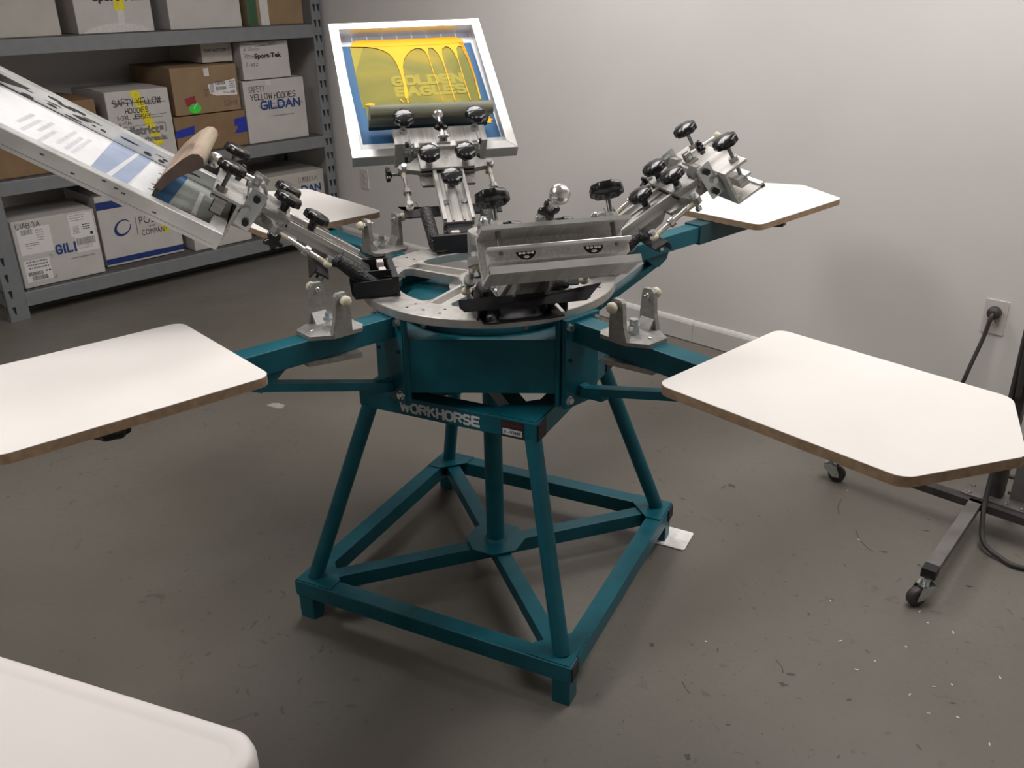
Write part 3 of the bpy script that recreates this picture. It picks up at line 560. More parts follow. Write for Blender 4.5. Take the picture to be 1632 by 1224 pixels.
for hk, (az, e, dl) in HEADS.items():
    T, TB = head_T(az, e, dl)
    if proto is None:
        root = parts[0][1].build('print_head', press, T); kids = [b_.build(nm, root) for nm, b_ in parts[1:]]; proto = (root, kids)
    else:
        root = copy_obj(proto[0], press, T)
        for k_ in proto[1]: copy_obj(k_, root)
    heads[hk] = (T, TB, root)
    # bar pressed down by the clamp screws; it sits higher where a screen is gripped
    up = .0 if hk in 'FR' else .0285; H = .131; bt = -.037 if hk in 'FR' else -.0175
    mb = MB(); mb.box((.362, -H, bt), (.386, H, -.0125+up), 'extr'); mb.box((.380, -H-.003, -.0185+up), (.399, H+.003, -.0115+up), 'frame_al', None, .0015)
    if hk in 'FR':
        for s in (-1, 1):
            n_ = 12; flat(mb, [(s*.063+.0185*math.cos(math.pi+math.pi*k/n_), -.021+.015*math.sin(math.pi+math.pi*k/n_)) for k in range(n_+1)], 'hole', basis((.386, 0, 0), (0, 1, 0), (0, 0, 1), (1, 0, 0)), .0004)
            for q in (-.011, -.004, .004, .011): mb.sphere((.387, s*.063+q, -.0240), .0032, 'bright', None, (.6, 1.2, .8), 8)
            mb.sphere((.387, s*.063, -.031), .006, 'zinc', None, (.3, 1, .45), 12)
    mb.build('pressure_bar', root)
    # ball or cup at the end of the rod
    mb = MB()
    if hk in 'F': mb.cyl((.41, 0, .060), (.420, 0, .060), .009, 'nylon', 16); mb.sphere((.438, 0, .060), .0190, 'bright', None, (1, 1, 1), 24)
    elif hk == 'R': mb.lathe([(.007, 0), (.011, .004), (.011, .012), (.006, .016)], 'nylon', basis((.405, 0, .06), (0, 1, 0), (0, 0, 1), (1, 0, 0)), 16)
    else: mb.lathe([(.007, 0), (.017, .006), (.017, .022), (.012, .028)], 'bright', basis((.405, 0, .060), (0, 1, 0), (0, 0, 1), (1, 0, 0)), 24)
    mb.build('rod_end', root)
    # pivot bracket bolted flat on the disc
    mb = MB(); mb.prism([(.232, -.092), (.338, -.088), (.345, -.06), (.345, .06), (.338, .096), (.232, .092)], .9085, .9125, 'blk')
    mb.box((.234, -.103, .918), (.25, .103, .960), 'blk', None, .002); mb.box((.234, -.06, .9125), (.25, .06, .919), 'blk')
    for s in (-1, 1):
        mb.prism([(.245, .9125), (.318, .9125), (.345, .935), (.345, .962), (.245, .962)], s*.052-.002, s*.052+.002, 'blk', XZ)
        mb.prism([(.245, .918), (.335, .918), (.342, .926), (.342, .950), (.245, .955)], s*.100-.002, s*.100+.002, 'blk', XZ)
    mb.cyl((.305, -.058, .947), (.305, .058, .947), .009, 'dzinc', 16)
    br = mb.build('pivot_bracket', press, TB)
    for (x, s) in ((.322, -.072), (.322, .075)):
        mb = MB(); mb.cyl((x, s, .9125), (x, s, .9145), .0095, 'dzinc', 16); mb.hexn((x, s, .9145), (x, s, .921), .007, 'dzinc'); mb.build('bolt', br)
    for s in (-.034, .034):
        mb = MB(); mb.box((.258, s-.012, .945), (.275, s+.012, .962), 'plate', None, .002); mb.build('stop_pad', br)

# ------------------------------------------------------------------ silk screens held by two of the heads
def screen_T(hk, t, h, s, pit, yaw):
    T = heads[hk][0]; ax = Vector((1, 0, 0)); hn = Vector((0, 0, 1)); sv = Vector((0, 1, 0)); q = R(pit); y = R(yaw)
    a_ = ax*math.cos(q)+hn*math.sin(q); a2 = a_*math.cos(y)+sv*math.sin(y); s2 = sv*math.cos(y)-a_*math.sin(y); n2 = a2.cross(s2)
    return T @ basis((t, s, h), a2, s2, n2)
def screen_frame(mb, tw=.032, th=.037):
    A, B = .61, .254
    o = [(0, -B), (A, -B), (A, B), (0, B)]; i = [(tw, -B+tw), (A-tw, -B+tw), (A-tw, B-tw), (tw, B-tw)]
    oz = .0015
    rings = [[(x, y, -th) for x, y in o], [(x, y, -oz) for x, y in o], [((x+oz) if x == 0 else x-oz, (y+oz) if y < 0 else y-oz, 0) for x, y in o], [((x-oz) if x == tw else x+oz, (y-oz) if y < 0 else y+oz, 0) for x, y in i], [(x, y, -oz) for x, y in i], [(x, y, -th) for x, y in i]]
    vs = [v for r_ in rings for v in r_]
    mb.add(vs, [(k*4+j, k*4+(j+1) % 4, ((k+1) % 6)*4+(j+1) % 4, ((k+1) % 6)*4+j) for k in range(6) for j in range(4)], 'frame_al')
    for (x, y), (u_, v_) in zip(o, i):      # weld seams on the mitres
        mb.bar((x+(.002 if x == 0 else -.002), y+(.002 if y < 0 else -.002), .0), (u_, v_, .0), .0022, .0006, 'cast')
ROT = basis((0, 0, 0), (0, -1, 0), (1, 0, 0), (0, 0, 1))    # text plane: x = -s, y = t
# -- back screen, flooded with yellow ink
TS = screen_T('B', .342, -.020, .011, 2.09, .92)
so = bpy.data.objects.new('silk_screen', None); COL.objects.link(so); so.matrix_world = TS
tag(so, 'aluminium silk screen with yellow ink and blue emulsion raised at the back of the press', 'silk screen', 'silk screens')
mb = MB(); screen_frame(mb); mb.build('screen_frame', so)
zm = -.033
mb = MB(); mb.box((.03, -.224, zm-.001), (.58, .224, zm), 'meshw'); I = Matrix.Translation((0, 0, zm))
fl_ = lambda pts, m_, off: flat(mb, pts, m_, I, off)
fl_([(.555, .222), (.555, -.222), (.578, -.222), (.578, .222)], 'meshg', .0003)  # grey glue edge with its reflection painted in, pale ticks included
for k in range(9): fl_([(.556, .18-.05*k), (.5775, .18-.05*k), (.5775, .184-.05*k), (.556, .184-.05*k)], 'meshw', .0005)
fl_([(.080, -.2205), (.528, -.213), (.535, .221), (.086, .211)], 'emul', .0004)
mb.build('mesh_fabric', so)
mb = MB()
fl_([(.529, .193), (.545, .184), (.552, .150), (.553, 0), (.555, -.16), (.545, -.180), (.50, -.187), (.251, -.193), (.150, -.190), (.148, .183), (.238, .181), (.242, .190)], 'olive', .0008)
fl_([(.529, .193), (.545, .184), (.556, .176), (.559, .150), (.556, .05), (.557, -.08), (.557, -.165), (.545, -.184), (.529, -.188), (.5215, -.10), (.5225, .02), (.524, .12)], 'yink', .0036)
fl_([(.535, .135), (.524, .135), (.520, .115), (.508, .090), (.490, .072), (.468, .061), (.440, .0535), (.400, .048), (.340, .0465), (.300, .050), (.278, .0515), (.262, .046), (.275, .0405), (.300, .0370), (.345, .0375), (.378, .0385), (.420, .0355), (.452, .028), (.478, .014), (.500, -.004), (.511, -.025), (.505, -.042), (.490, -.051), (.465, -.0555), (.430, -.0575), (.470, -.0590), (.495, -.0600), (.508, -.0650), (.510, -.0715), (.503, -.0805), (.485, -.0890), (.460, -.0950), (.430, -.0990), (.385, -.1025), (.430, -.1040), (.473, -.1040), (.500, -.1090), (.512, -.1220), (.508, -.1340), (.485, -.1445), (.450, -.1505), (.400, -.1535), (.460, -.1548), (.500, -.1585), (.513, -.1680), (.510, -.1765), (.470, -.1835), (.400, -.1875), (.330, -.1895), (.330, -.1935), (.430, -.1930), (.510, -.1870), (.535, -.186)], 'yink', .0030)
for tri in ([(.45, -.0560), (.45, -.0590), (.36, -.0625), (.252, -.0675), (.252, -.0660), (.36, -.0605)], [(.41, -.1005), (.41, -.1045), (.33, -.1058), (.252, -.1080), (.252, -.1050), (.33, -.1022)], [(.42, -.1520), (.42, -.1550), (.33, -.1555), (.252, -.1580), (.252, -.1545), (.33, -.1530)], [(.275, .049), (.275, .042), (.252, .043), (.252, .047)]): fl_(tri, 'yink', .0030)
fl_([(.527, -.168), (.512, -.1755), (.43, -.187), (.35, -.189), (.252, -.1875), (.252, -.192), (.35, -.1945), (.43, -.193), (.51, -.185), (.53, -.187)], 'yink', .0030)
fl_([(.275, .068), (.258, .058), (.256, .061), (.27, .070)], 'yink', .0030)
fl_([(.262, .165), (.258, .150), (.250, .152), (.252, .180), (.257, .180)], 'yink', .0030); fl_([(.530, .193), (.528, .15), (.4, .1925), (.26, .189), (.26, .1905)], 'yfaint', .0010)
fl_([(.155, -.185), (.178, -.19), (.172, -.205), (.165, -.200), (.158, -.212), (.150, -.202), (.142, -.204), (.145, -.19)], 'yink', .0022); fl_([(.150, -.19), (.150, .18), (.160, .18), (.158, -.19)], 'yink', .0034)
letters(mb, 'GOLDEN', -.083, .154, .334, .382, 'yfaint', I @ ROT, .27, .36, 0, 1, .0012); letters(mb, 'EAGLES', -.079, .157, .284, .331, 'yfaint', I @ ROT, .27, .36, 0, 1, .0012)
mb.build('ink_film', so)
# -- left screen, white ink
TS2 = screen_T('L', .342, -.020, .003, -1.2, -.56)
s2 = bpy.data.objects.new('silk_screen', None); COL.objects.link(s2); s2.matrix_world = TS2
tag(s2, 'aluminium silk screen with white ink and black stains raised at the left', 'silk screen', 'silk screens')
mb = MB(); screen_frame(mb)
TI = basis((0, -.254+.032, 0), (1, 0, 0), (0, 0, 1), (0, 1, 0))   # inner face of the far side rail
rnd = random.Random(3)
for k in range(26):
    x = rnd.uniform(.06, .56); z = -.006-.022*rnd.random(); w_ = rnd.uniform(.008, .035) if x > .2 else rnd.uniform(.005, .015); h_ = rnd.uniform(.0015, .005)
    pts = [(x+w_*math.cos(q*.785)*rnd.uniform(.6, 1), z+h_*math.sin(q*.785)*rnd.uniform(.5, 1)) for q in range(8)]; flat(mb, pts, 'dirt', TI, .0004)
flat(mb, [(.50, -.010), (.575, -.010), (.575, -.027), (.54, -.022), (.51, -.016)], 'dirt', TI, .0003)
flat(mb, [(.04, -.0345), (.575, -.0345), (.575, -.029), (.3, -.0315), (.04, -.031)], 'dirt', TI, .0004)
TO = basis((0, .254, 0), (-1, 0, 0), (0, 0, 1), (0, 1, 0))
flat(mb, [(-.60, -.0288), (-.01, -.0288), (-.01, -.0296), (-.60, -.0296)], 'dzinc', TO, .0002)
for (x, z) in ((.22, -.009), (.205, -.012), (.245, -.006), (.36, -.012), (.14, -.02), (.30, -.02)): flat(mb, [(-x, z), (-x+.008, z+.001), (-x+.009, z-.002), (-x+.001, z-.003)], 'dirt', TO, .0004)
mb.build('screen_frame', s2)
mb = MB(); mb.box((.03, -.224, zm-.001), (.58, .224, zm), 'meshw')
fl_([(.032, -.222), (.115, -.222), (.125, .222), (.032, .222)], 'tapeg', .0004)
fl_([(.115, -.222), (.140, -.222), (.152, .05), (.145, .222), (.125, .222)], 'emul', .0005)
fl_([(.205, -.222), (.30, -.222), (.285, .222), (.215, .222)], 'meshblue', .0004); fl_([(.235, -.222), (.243, -.222), (.262, .222), (.250, .222)], 'meshw', .0006)  # bluish reflection painted as a band across the mesh
mb.build('mesh_fabric', s2)
mb = MB()
edge = [(.155+.012*math.sin(k*1.9)+.014*rnd.random(), -.195+.39*k/22) for k in range(23)]
fl_(edge+[(.205, .197), (.205, -.197)], 'wink', .0014)
fl_([(.30, -.2), (.57, -.2), (.57, .2), (.285, .2)], 'wink', .0006)
for (x, a_, b_) in ((.330, -.12, .07), (.345, -.10, .06), (.365, -.13, .05), (.39, -.05, .10), (.41, -.11, .02), (.43, -.08, .08), (.45, -.1, .03)):
    for k in range(9):
        y0 = a_+(b_-a_)*k/9; fl_([(x, y0), (x+.009, y0), (x+.009, y0+.012), (x, y0+.012)], 'ghost', .0009)
mb.build('ink_film', s2)

# ------------------------------------------------------------------ squeegees
def squeegee(hk, T, prof, blade, y0, y1, mw, label, end_m):
    o = bpy.data.objects.new('squeegee', None); COL.objects.link(o); o.matrix_world = T; tag(o, label, 'squeegee', 'squeegees')
    def ext(name, pr, m_, me_):
        mb = MB(); n = len(pr); sec = 14; vs = []
        for j in range(sec+1):
            y = y0+(y1-y0)*j/sec; vs += [(x, y, z) for x, z in pr]
        a_ = sum(pr[i][0]*pr[(i+1) % n][1]-pr[(i+1) % n][0]*pr[i][1] for i in range(n))
        fs = [(j*n+i, (j+1)*n+i, (j+1)*n+(i+1) % n, j*n+(i+1) % n) for j in range(sec) for i in range(n)]
        if a_ < 0: fs = [f[::-1] for f in fs]
        mb.add(vs, fs, m_, True); e0 = tuple(range(n)); e1 = tuple(sec*n+i for i in range(n-1, -1, -1))
        if a_ < 0: e0, e1 = e0[::-1], e1[::-1]
        mb.add(vs, [e0, e1], me_); mb.build(name, o)
    ext('handle', prof, mw, end_m); ext('blade', blade, 'sqblade', 'sqblade'); return o
prof = [(.499, -.016), (.484, -.014), (.474, .012), (.462, .032), (.446, .052), (.434, .066), (.432, .077), (.439, .087), (.451, .090), (.462, .084), (.473, .066), (.482, .045), (.492, .020)]
blade = [(.4955, -.054), (.4865, -.054), (.4865, -.012), (.4955, -.014)]
squeegee('L', heads['L'][0] @ Matrix.Translation((.004, 0, .002)), prof, blade, -.2, .2, 'wood', 'bare wooden squeegee stained with ink standing in the left screen', 'dwood')
profB = [(x-.494+.450, z) for x, z in [(.499, -.018), (.482, -.018), (.474, .012), (.462, .028), (.446, .040), (.434, .054), (.432, .068), (.439, .080), (.451, .084), (.464, .080), (.474, .064), (.484, .040), (.494, .012)]]
bladeB = [(x-.494+.450, z) for x, z in [(.4965, -.036), (.4875, -.036), (.4875, -.014), (.4965, -.016)]]
squeegee('B', heads['B'][0] @ Matrix.Translation((.026, 0, .0)), profB, bladeB, -.170, .200, 'gwood', 'grey-green painted squeegee resting on the yellow inked screen', 'gwood')

# ------------------------------------------------------------------ steel shelving
TSH = basis(P0, su, sn, (0, 0, 1))
sh = empty('shelving_unit', P0, 'grey steel boltless shelving unit full of cartons along the left wall', 'shelf', None, sa)
D = .61; ULEN = 2.03; HS = 2.1
def upright(x0, dirx, y0, diry, wid, slots, name='post'):
    mb = MB(); a_, b_ = sorted((x0, x0+dirx*wid)); c_, d_ = sorted((y0, y0+diry*.05))
    mb.box((a_, min(y0, y0+diry*.002), 0), (b_, max(y0, y0+diry*.002), HS), 'shelf'); mb.box((min(x0, x0+dirx*.002), c_, 0), (max(x0, x0+dirx*.002), d_, HS), 'shelf')
    z = .035
    while z < HS-.06:
        if diry > 0:
            for xx in slots:
                X = x0+dirx*xx; mb.add([(X-.010, y0-.0006, z+.042), (X+.009, y0-.0006, z+.042), (X+.005, y0-.0006, z), (X-.001, y0-.0006, z)], [(0, 3, 2, 1)], 'hole')
        for yy in (.027,):
            Y = y0+diry*yy
            for xo in (x0-dirx*.0006, x0+dirx*.0027): mb.add([(xo, Y-.009, z+.042), (xo, Y+.009, z+.042), (xo, Y+.003, z), (xo, Y-.003, z)], [(0, 1, 2, 3)], 'hole')
        z += .088
    return mb.build(name, sh)
upright(-.067, 1, 0, 1, .098, (.030,)); upright(-.067, 1, D, -1, .06, ()); upright(ULEN, -1, 0, 1, .066, (.014, .044)); upright(ULEN, -1, D, -1, .06, (.03,))
for z0, z1 in ((.064, .140), (.642, .712), (1.298, 1.372), (1.93, 2.0)):
    for (ya, yb) in ((.003, .018), (D-.018, D-.003)):
        mb = MB(); mb.box((.026, ya-.006 if ya < .1 else ya, z0), (ULEN-.062, yb, z1), 'shelf', None, .003); mb.build('beam', sh)
    for x0 in (-.064, ULEN-.018):
        mb = MB(); mb.box((x0, .045, z0+.01), (x0+.016, D-.045, z1-.01), 'shelf'); mb.build('side_rail', sh)
    mb = MB(); dz = z1+.004
    for k in range(16): mb.box((.05, .02+k*.036, dz-.012), (ULEN-.053, .035+k*.036, dz), 'deck')
    for x0 in (.05, .7, 1.35, ULEN-.07): mb.box((x0, .02, dz-.02), (x0+.02, D-.02, dz-.012), 'deck')
    mb.build('shelf_deck', sh)
DK = {0: .144, 1: .716, 2: 1.376}

# ------------------------------------------------------------------ cartons
def carton(u0, u1, z0, z1, label, m_='wcard', d=.04, dep=.42, group='cartons on the shelves', draw=None, yaw=0.0, flaps=True, side=None):
    o = empty('carton', P0+su*((u0+u1)/2)+sn*d+Vector((0, 0, z0)), label, 'box', group, sa+R(yaw))
    w = (u1-u0)/2; h = z1-z0
    mb = MB(); mb.box((-w, 0, 0), (w, dep, h), m_, None, .004)
    if draw:
        TT = basis((-w, 0, 0), (1, 0, 0), (0, 0, 1), (0, -1, 0)); draw(mb, TT, 2*w, h)
    mb.build('carton_body', o)
    if flaps:
        mb = MB(); mb.add([(-w+.004, .004, h+.0006), (w-.004, .004, h+.0006), (w-.004, dep/2-.002, h+.005), (-w+.004, dep/2-.002, h+.005)], [(0, 1, 2, 3)], m_)
        mb.add([(-w+.004, dep/2+.002, h+.005), (w-.004, dep/2+.002, h+.005), (w-.004, dep-.004, h+.0006), (-w+.004, dep-.004, h+.0006)], [(0, 1, 2, 3)], m_); mb.build('top_flap', o)
    return o
def bars(mb, T, x0, x1, y0, y1, m_='ink', seed=1, gap=.0022):
    r_ = random.Random(seed); x = x0
    while x < x1:
        w = r_.uniform(.3, 1.2)*gap; flat(mb, [(x, y0), (min(x+w, x1), y0), (min(x+w, x1), y1), (x, y1)], m_, T, .0011); x += w+r_.uniform(.5, 1)*gap
def lines(mb, T, x0, x1, y0, y1, n, m_='greyink', seed=2):
    r_ = random.Random(seed)
    for k in range(n):
        y = y1-(y1-y0)*(k+.5)/n; x = x0+r_.uniform(0, .15)*(x1-x0)
        while x < x1-.004:
            w = r_.uniform(.004, .016); flat(mb, [(x, y), (min(x+w, x1), y), (min(x+w, x1), y+(y1-y0)/n*.42), (x, y+(y1-y0)/n*.42)], m_, T, .0010); x += w+.003
        if r_.random() < .2: continue
def rect(mb, T, x0, x1, y0, y1, m_, off=.0006): flat(mb, [(x0, y0), (x1, y0), (x1, y1), (x0, y1)], m_, T, off)
def scrib(mb, T, x0, x1, y0, y1, seed, m_='ink', w=.0016, n=26):
    r_ = random.Random(seed); pts = [(x0+(x1-x0)*k/n, y0+(y1-y0)*(.5+.5*math.sin(k*2.1+r_.random()))*r_.uniform(.6, 1)) for k in range(n+1)]; stroke(mb, pts, w, m_, T)
def corner(mb, T, x, y, dx, dy, m_='ink'): stroke(mb, [(x+dx*.018, y), (x, y), (x, y+dy*.018)], .002, m_, T)

def d_L1(mb, T, w, h):
    rect(mb, T, .02, .185, .175, .315, 'label'); bars(mb, T, .04, .098, .285-.005, .312-.005, 'greyink', 5); lines(mb, T, .11, .15, .235, .30, 5, 'faint', 8); lines(mb, T, .045, .12, .215, .235, 2, 'greyink', 9); lines(mb, T, .05, .09, .20, .21, 1, 'faint', 10)
    letters(mb, 'C1AB 3A', .02, .14, .314, .343, 'ink', T, .09, .35, .10, 3)
    letters(mb, 'GIL', .190, .280, .146, .200, 'blueink', T, .2, .62, 0, 1, .0008); stroke(mb, [(.300, .1945), (.2875, .1945)], .011, 'blueink', T); stroke(mb, [(.2930, .200), (.2930, .146)], .011, 'blueink', T, .0009); stroke(mb, [(.300, .1515), (.2875, .1515)], .011, 'blueink', T)
    rect(mb, T, .285, .415, .225, .345, 'label', .0009); rect(mb, T, .300, .418, .135, .232, 'label', .0010); lines(mb, T, .29, .37, .30, .34, 3, 'faint', 3); lines(mb, T, .295, .335, .235, .28, 5, 'greyink', 4); lines(mb, T, .345, .395, .25, .285, 3, 'ink', 6); rect(mb, T, .385, .400, .222, .238, 'ink', .0013)
    bars(mb, T, .305, .405, .175, .212, 'ink', 11, .0017); lines(mb, T, .305, .39, .15, .17, 2, 'faint', 12)
    put_text(mb, 'www.mygildan.com', .26, .385, .105, .118, 'greyink', T)
    rect(mb, T, .02, .15, .03, .145, 'label'); corner(mb, T, .165, .155, -1, -1); corner(mb, T, .168, .030, -1, 1); lines(mb, T, .03, .14, .09, .14, 3, 'greyink', 14); bars(mb, T, .03, .105, .062, .082, 'ink', 15); bars(mb, T, .045, .125, .035, .058, 'ink', 16); lines(mb, T, .115, .145, .066, .082, 1, 'ink', 17)
def d_L2(mb, T, w, h):
    rect(mb, T, 0, w, h-.075, h-.032, 'navy'); rect(mb, T, 0, w, .012, .044, 'navy')
    cx, cy = .125, .205; n = 40
    for k in range(n):
        a0, a1 = 2*math.pi*k/n, 2*math.pi*(k+1)/n; f = lambda a_, r_: (cx+r_*.048*math.cos(a_)+.012*math.sin(a_)*r_, cy+r_*.046*math.sin(a_)); th = lambda a_: .92-.24*(math.cos(a_-R(215))*.5+.5)-.02
        if 0 < (a0-R(15)) % (2*math.pi) < R(18): continue
        flat(mb, [f(a0, 1), f(a1, 1), f(a1, th(a1)), f(a0, th(a0))], 'navy', T)
    stroke(mb, [(.205, .150), (.205, .255)], .003, 'ink', T)
    put_text(mb, 'POST', .225, .345, .205, .250, 'ink', T, -.004, 0, 1.1); put_text(mb, 'and', .275, .315, .183, .198, 'greyink', T, 0, .3); put_text(mb, 'COMPANY', .228, .385, .140, .172, 'ink', T, -.004, 0, 1.05)
    flat(mb, [(.345, .19), (.40, .22), (.395, .155), (.375, .125), (.358, .15)], 'yel', T, .0012)
def d_M1(mb, T, w, h):
    flat(mb, [(.135, h-.002), (.185, h-.002), (.285, .075), (.235, .06)], 'yel', T, .0008)
    letters(mb, 'SAFTY YELLOW', .035, .305, h-.078, h-.040, 'ink', T, .10, .3, .12, 4); stroke(mb, [(.03, h-.055), (.12, h-.062), (.33, h-.072)], .0025, 'ink', T, .0013); stroke(mb, [(.04, h-.068), (.31, h-.055)], .002, 'ink', T, .0013)
    letters(mb, 'HOODIES', .095, .225, h-.118, h-.090, 'ink', T, .11, .35, .12, 5); letters(mb, '1-3XL  JERSEY', .045, .235, h-.150, h-.126, 'ink', T, .11, .35, .12, 6); stroke(mb, [(.14, h-.138), (.325, h-.134)], .0018, 'ink', T, .0013); stroke(mb, [(.13, h-.146), (.30, h-.150)], .0018, 'ink', T, .0013)
    letters(mb, '6-5M.', .048, .125, h-.178, h-.158, 'ink', T, .11, .4, .12, 7); stroke(mb, [(.04, h-.190), (.30, h-.178)], .0016, 'ink', T, .0013)
    put_text(mb, 'district', .085, .270, h-.235, h-.188, 'greyink', T, .05); stroke(mb, [(.262, h-.186), (.308, h-.184), (.306, h-.232), (.30, h-.228)], .004, 'greyink', T, .0009); rect(mb, T, .272, .294, h-.222, h-.198, 'greyink')
    put_text(mb, 'threads.', .175, .310, h-.275, h-.244, 'greyink', T, .045); scrib(mb, T, .04, .115, h-.235, h-.195, 4, 'ink', .006, 18); scrib(mb, T, .105, .16, h-.268, h-.246, 6, 'ink', .002, 14); put_text(mb, 'yellow', .14, .21, h-.292, h-.275, 'ink', T, 0, .3)
def d_M2(mb, T, w, h):
    flat(mb, [(.0, .128), (.115, .148), (.112, .102), (.02, .088), (0, .09)], 'btape', T, .001); flat(mb, [(w-.075, .158), (w, .165), (w, .078), (w-.085, .075), (w-.055, .112), (w-.078, .12)], 'btape', T, .001); put_text(mb, 'T', w-.02, w-.012, .012, .028, 'greyink', T)
def d_M3(mb, T, w, h):
    rect(mb, T, .20, .232, h-.055, h-.012, 'clear', .0006)
    flat(mb, [(.215, .155), (.39, .175), (.392, .085), (.26, .09), (.222, .105)], 'label', T, .0008); bars(mb, T, .225, .25, .108, .160, 'greyink', 21); bars(mb, T, .262, .325, .148, .168, 'ink', 22, .0026); bars(mb, T, .262, .328, .118, .138, 'ink', 23, .0026); lines(mb, T, .345, .385, .120, .165, 4, 'greyink', 24); lines(mb, T, .30, .38, .096, .108, 2, 'ink', 25); bars(mb, T, .358, .380, .096, .112, 'ink', 26, .003)
    flat(mb, [(.062, .088), (.125, .102), (.130, .052), (.07, .045)], 'red', T, .0008); n = 24; flat(mb, [(.118+.037*math.cos(2*math.pi*k/n), .032+.027*math.sin(2*math.pi*k/n)) for k in range(n)], 'green', T, .0012); stroke(mb, [(.108, .033), (.136, .062)], .005, 'text_w', T, .0016)
    put_text(mb, 'BHG2', .30, .385, .028, .058, 'deck', T, 0, 0, 1.2, .0007, True); put_text(mb, 'S13', .19, .21, .09, .13, 'deck', T)
def d_M4(mb, T, w, h):
    letters(mb, 'SAFETY', .032, .140, h-.066, h-.030, 'ink', T, .07, .3, .10, 8); letters(mb, 'YELLOW HOODIES', .040, .350, h-.112, h-.076, 'ink', T, .11, .35, .10, 9)
    letters(mb, 'GILDAN', .10, .378, h-.172, h-.118, 'blueink', T, .2, .32, 0, 1, .0008); stroke(mb, [(.09, h-.150), (.18, h-.137), (.39, h-.142)], .0025, 'blueink', T, .0012); stroke(mb, [(.12, h-.158), (.40, h-.150)], .002, 'ink', T, .0012)
    put_text(mb, 'www.mygildan.com', .175, .325, h-.218, h-.204, 'greyink', T); rect(mb, T, .155, .19, h-.03, h-.001, 'clear')
def d_M5(mb, T, w, h):
    put_text(mb, 'Sport-Tek', .085, .265, h-.102, h-.064, 'ink', T, .045); stroke(mb, [(.0, h-.012), (.26, h-.02), (.10, h-.026), (.24, h-.01), (.09, h-.006)], .002, 'ink', T); put_text(mb, '6-Solar', .02, .13, h-.048, h-.028, 'greyink', T, 0, .2); scrib(mb, T, .02, .09, h-.092, h-.062, 31, 'greyink', .0022, 18); stroke(mb, [(.01, h-.06), (.12, h-.09)], .002, 'ink', T); put_text(mb, '1-xsz', .025, .105, h-.135, h-.108, 'greyink', T, 0, .2)
def d_M6(mb, T, w, h): put_text(mb, 'PORT AUTHORITY', .015, .18, h-.055, h-.038, 'ink', T, .015)
def d_T1(mb, T, w, h):
    lines(mb, T, w-.36, w-.16, .165, .185, 1, 'faint', 41); lines(mb, T, w-.33, w-.25, .140, .155, 1, 'faint', 42); corner(mb, T, w-.335, .135, -1, -1, 'greyink'); corner(mb, T, w-.305, .035, -1, 1, 'greyink')
def d_T2(mb, T, w, h):
    put_text(mb, 'Sport-Tek', .10, .36, .142, .195, 'ink', T, .045); rect(mb, T, .205, .262, .108, .30, 'yel', .0012); flat(mb, [(.215, .04), (.245, .04), (.255, .108), (.215, .108)], 'clear', T, .0009)
    n = 16; flat(mb, [(.02, .002)]+[(.03+.36*k/n, .002+.045*math.sin(math.pi*k/n)**.6) for k in range(1, n)]+[(.39, .002)], 'clear', T, .0006)
def d_T4(mb, T, w, h):
    rect(mb, T, .0, .065, .0, h*.9, 'gcard', .0008); rect(mb, T, .085, .14, .0, h, 'clear', .0008)
def d_L4(mb, T, w, h):
    letters(mb, 'C1BB3A', .24, .385, h-.062, h-.032, 'ink', T, .07, .3, .1, 12); letters(mb, 'GILDAN', .15, .405, h-.135, h-.085, 'blueink', T, .2, .32, 0, 1, .0008)
def d_L3(mb, T, w, h): rect(mb, T, .20, .23, .07, .10, 'faint')
M['gcard'] = mat('green_print', (.04, .10, .05), .7)
G = 'cartons on the shelves'
carton(.052, .478, DK[0], .500, 'white carton with barcode labels and blue lettering at the left end of the bottom shelf', 'wcard', .045, .40, G, d_L1)
carton(.512, .975, DK[0]+.004, .545, 'white carton with navy bands and a ring logo on the bottom shelf', 'wcard', .10, .44, G, d_L2, 0)
carton(1.02, 1.40, DK[0], .36, 'low white carton behind the left screen corner on the bottom shelf', 'wcard', .05, .40, G, d_L3)
carton(1.53, 1.965, DK[0], .500, 'white carton at the right end of the bottom shelf with handwriting near its top', 'wcard2', .045, .5, G, d_L4)
carton(.02, .60, DK[1], 1.06, 'brown carton at the left end of the middle shelf, mostly behind the tilted screen', 'card', .05, .5, G)
carton(.655, 1.008, DK[1], 1.085, 'white carton with yellow tape and struck-out handwriting on the middle shelf', 'wcard', .045, .45, G, d_M1)
c_low = carton(1.016, 1.462, DK[1], .918, 'lower brown carton of the stacked pair, with blue tape on its front corners', 'card', .045, .45, G, d_M2)
carton(1.036, 1.442, .924, 1.180, 'upper brown carton of the stacked pair, with a red and a green sticker', 'card2', .045, .52, G, d_M3)
carton(1.470, 1.888, DK[1], 1.075, 'white carton with blue lettering under another white carton beside the right shelf post', 'wcard', .045, .42, G, d_M4)
carton(1.490, 1.806, 1.081, 1.290, 'small white carton on top of the blue-lettered one on the middle shelf', 'wcard', .05, .40, G, d_M5, -1.5)
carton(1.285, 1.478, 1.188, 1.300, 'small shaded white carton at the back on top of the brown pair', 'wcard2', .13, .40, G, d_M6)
carton(.02, .505, DK[2], 1.72, 'off-white carton with faint grey print at the left end of the top shelf', 'wcard2', .045, .45, G, d_T1)
carton(.595, 1.000, DK[2], 1.70, 'white carton with a strip of yellow tape on the top shelf', 'wcard', .06, .45, G, d_T2)
carton(1.085, 1.520, DK[2], 1.70, 'plain white carton on the top shelf', 'wcard', .045, .45, G)
carton(1.560, 1.935, DK[2], 1.70, 'brown carton with a green panel at the right end of the top shelf', 'card2', .045, .45, G, d_T4)

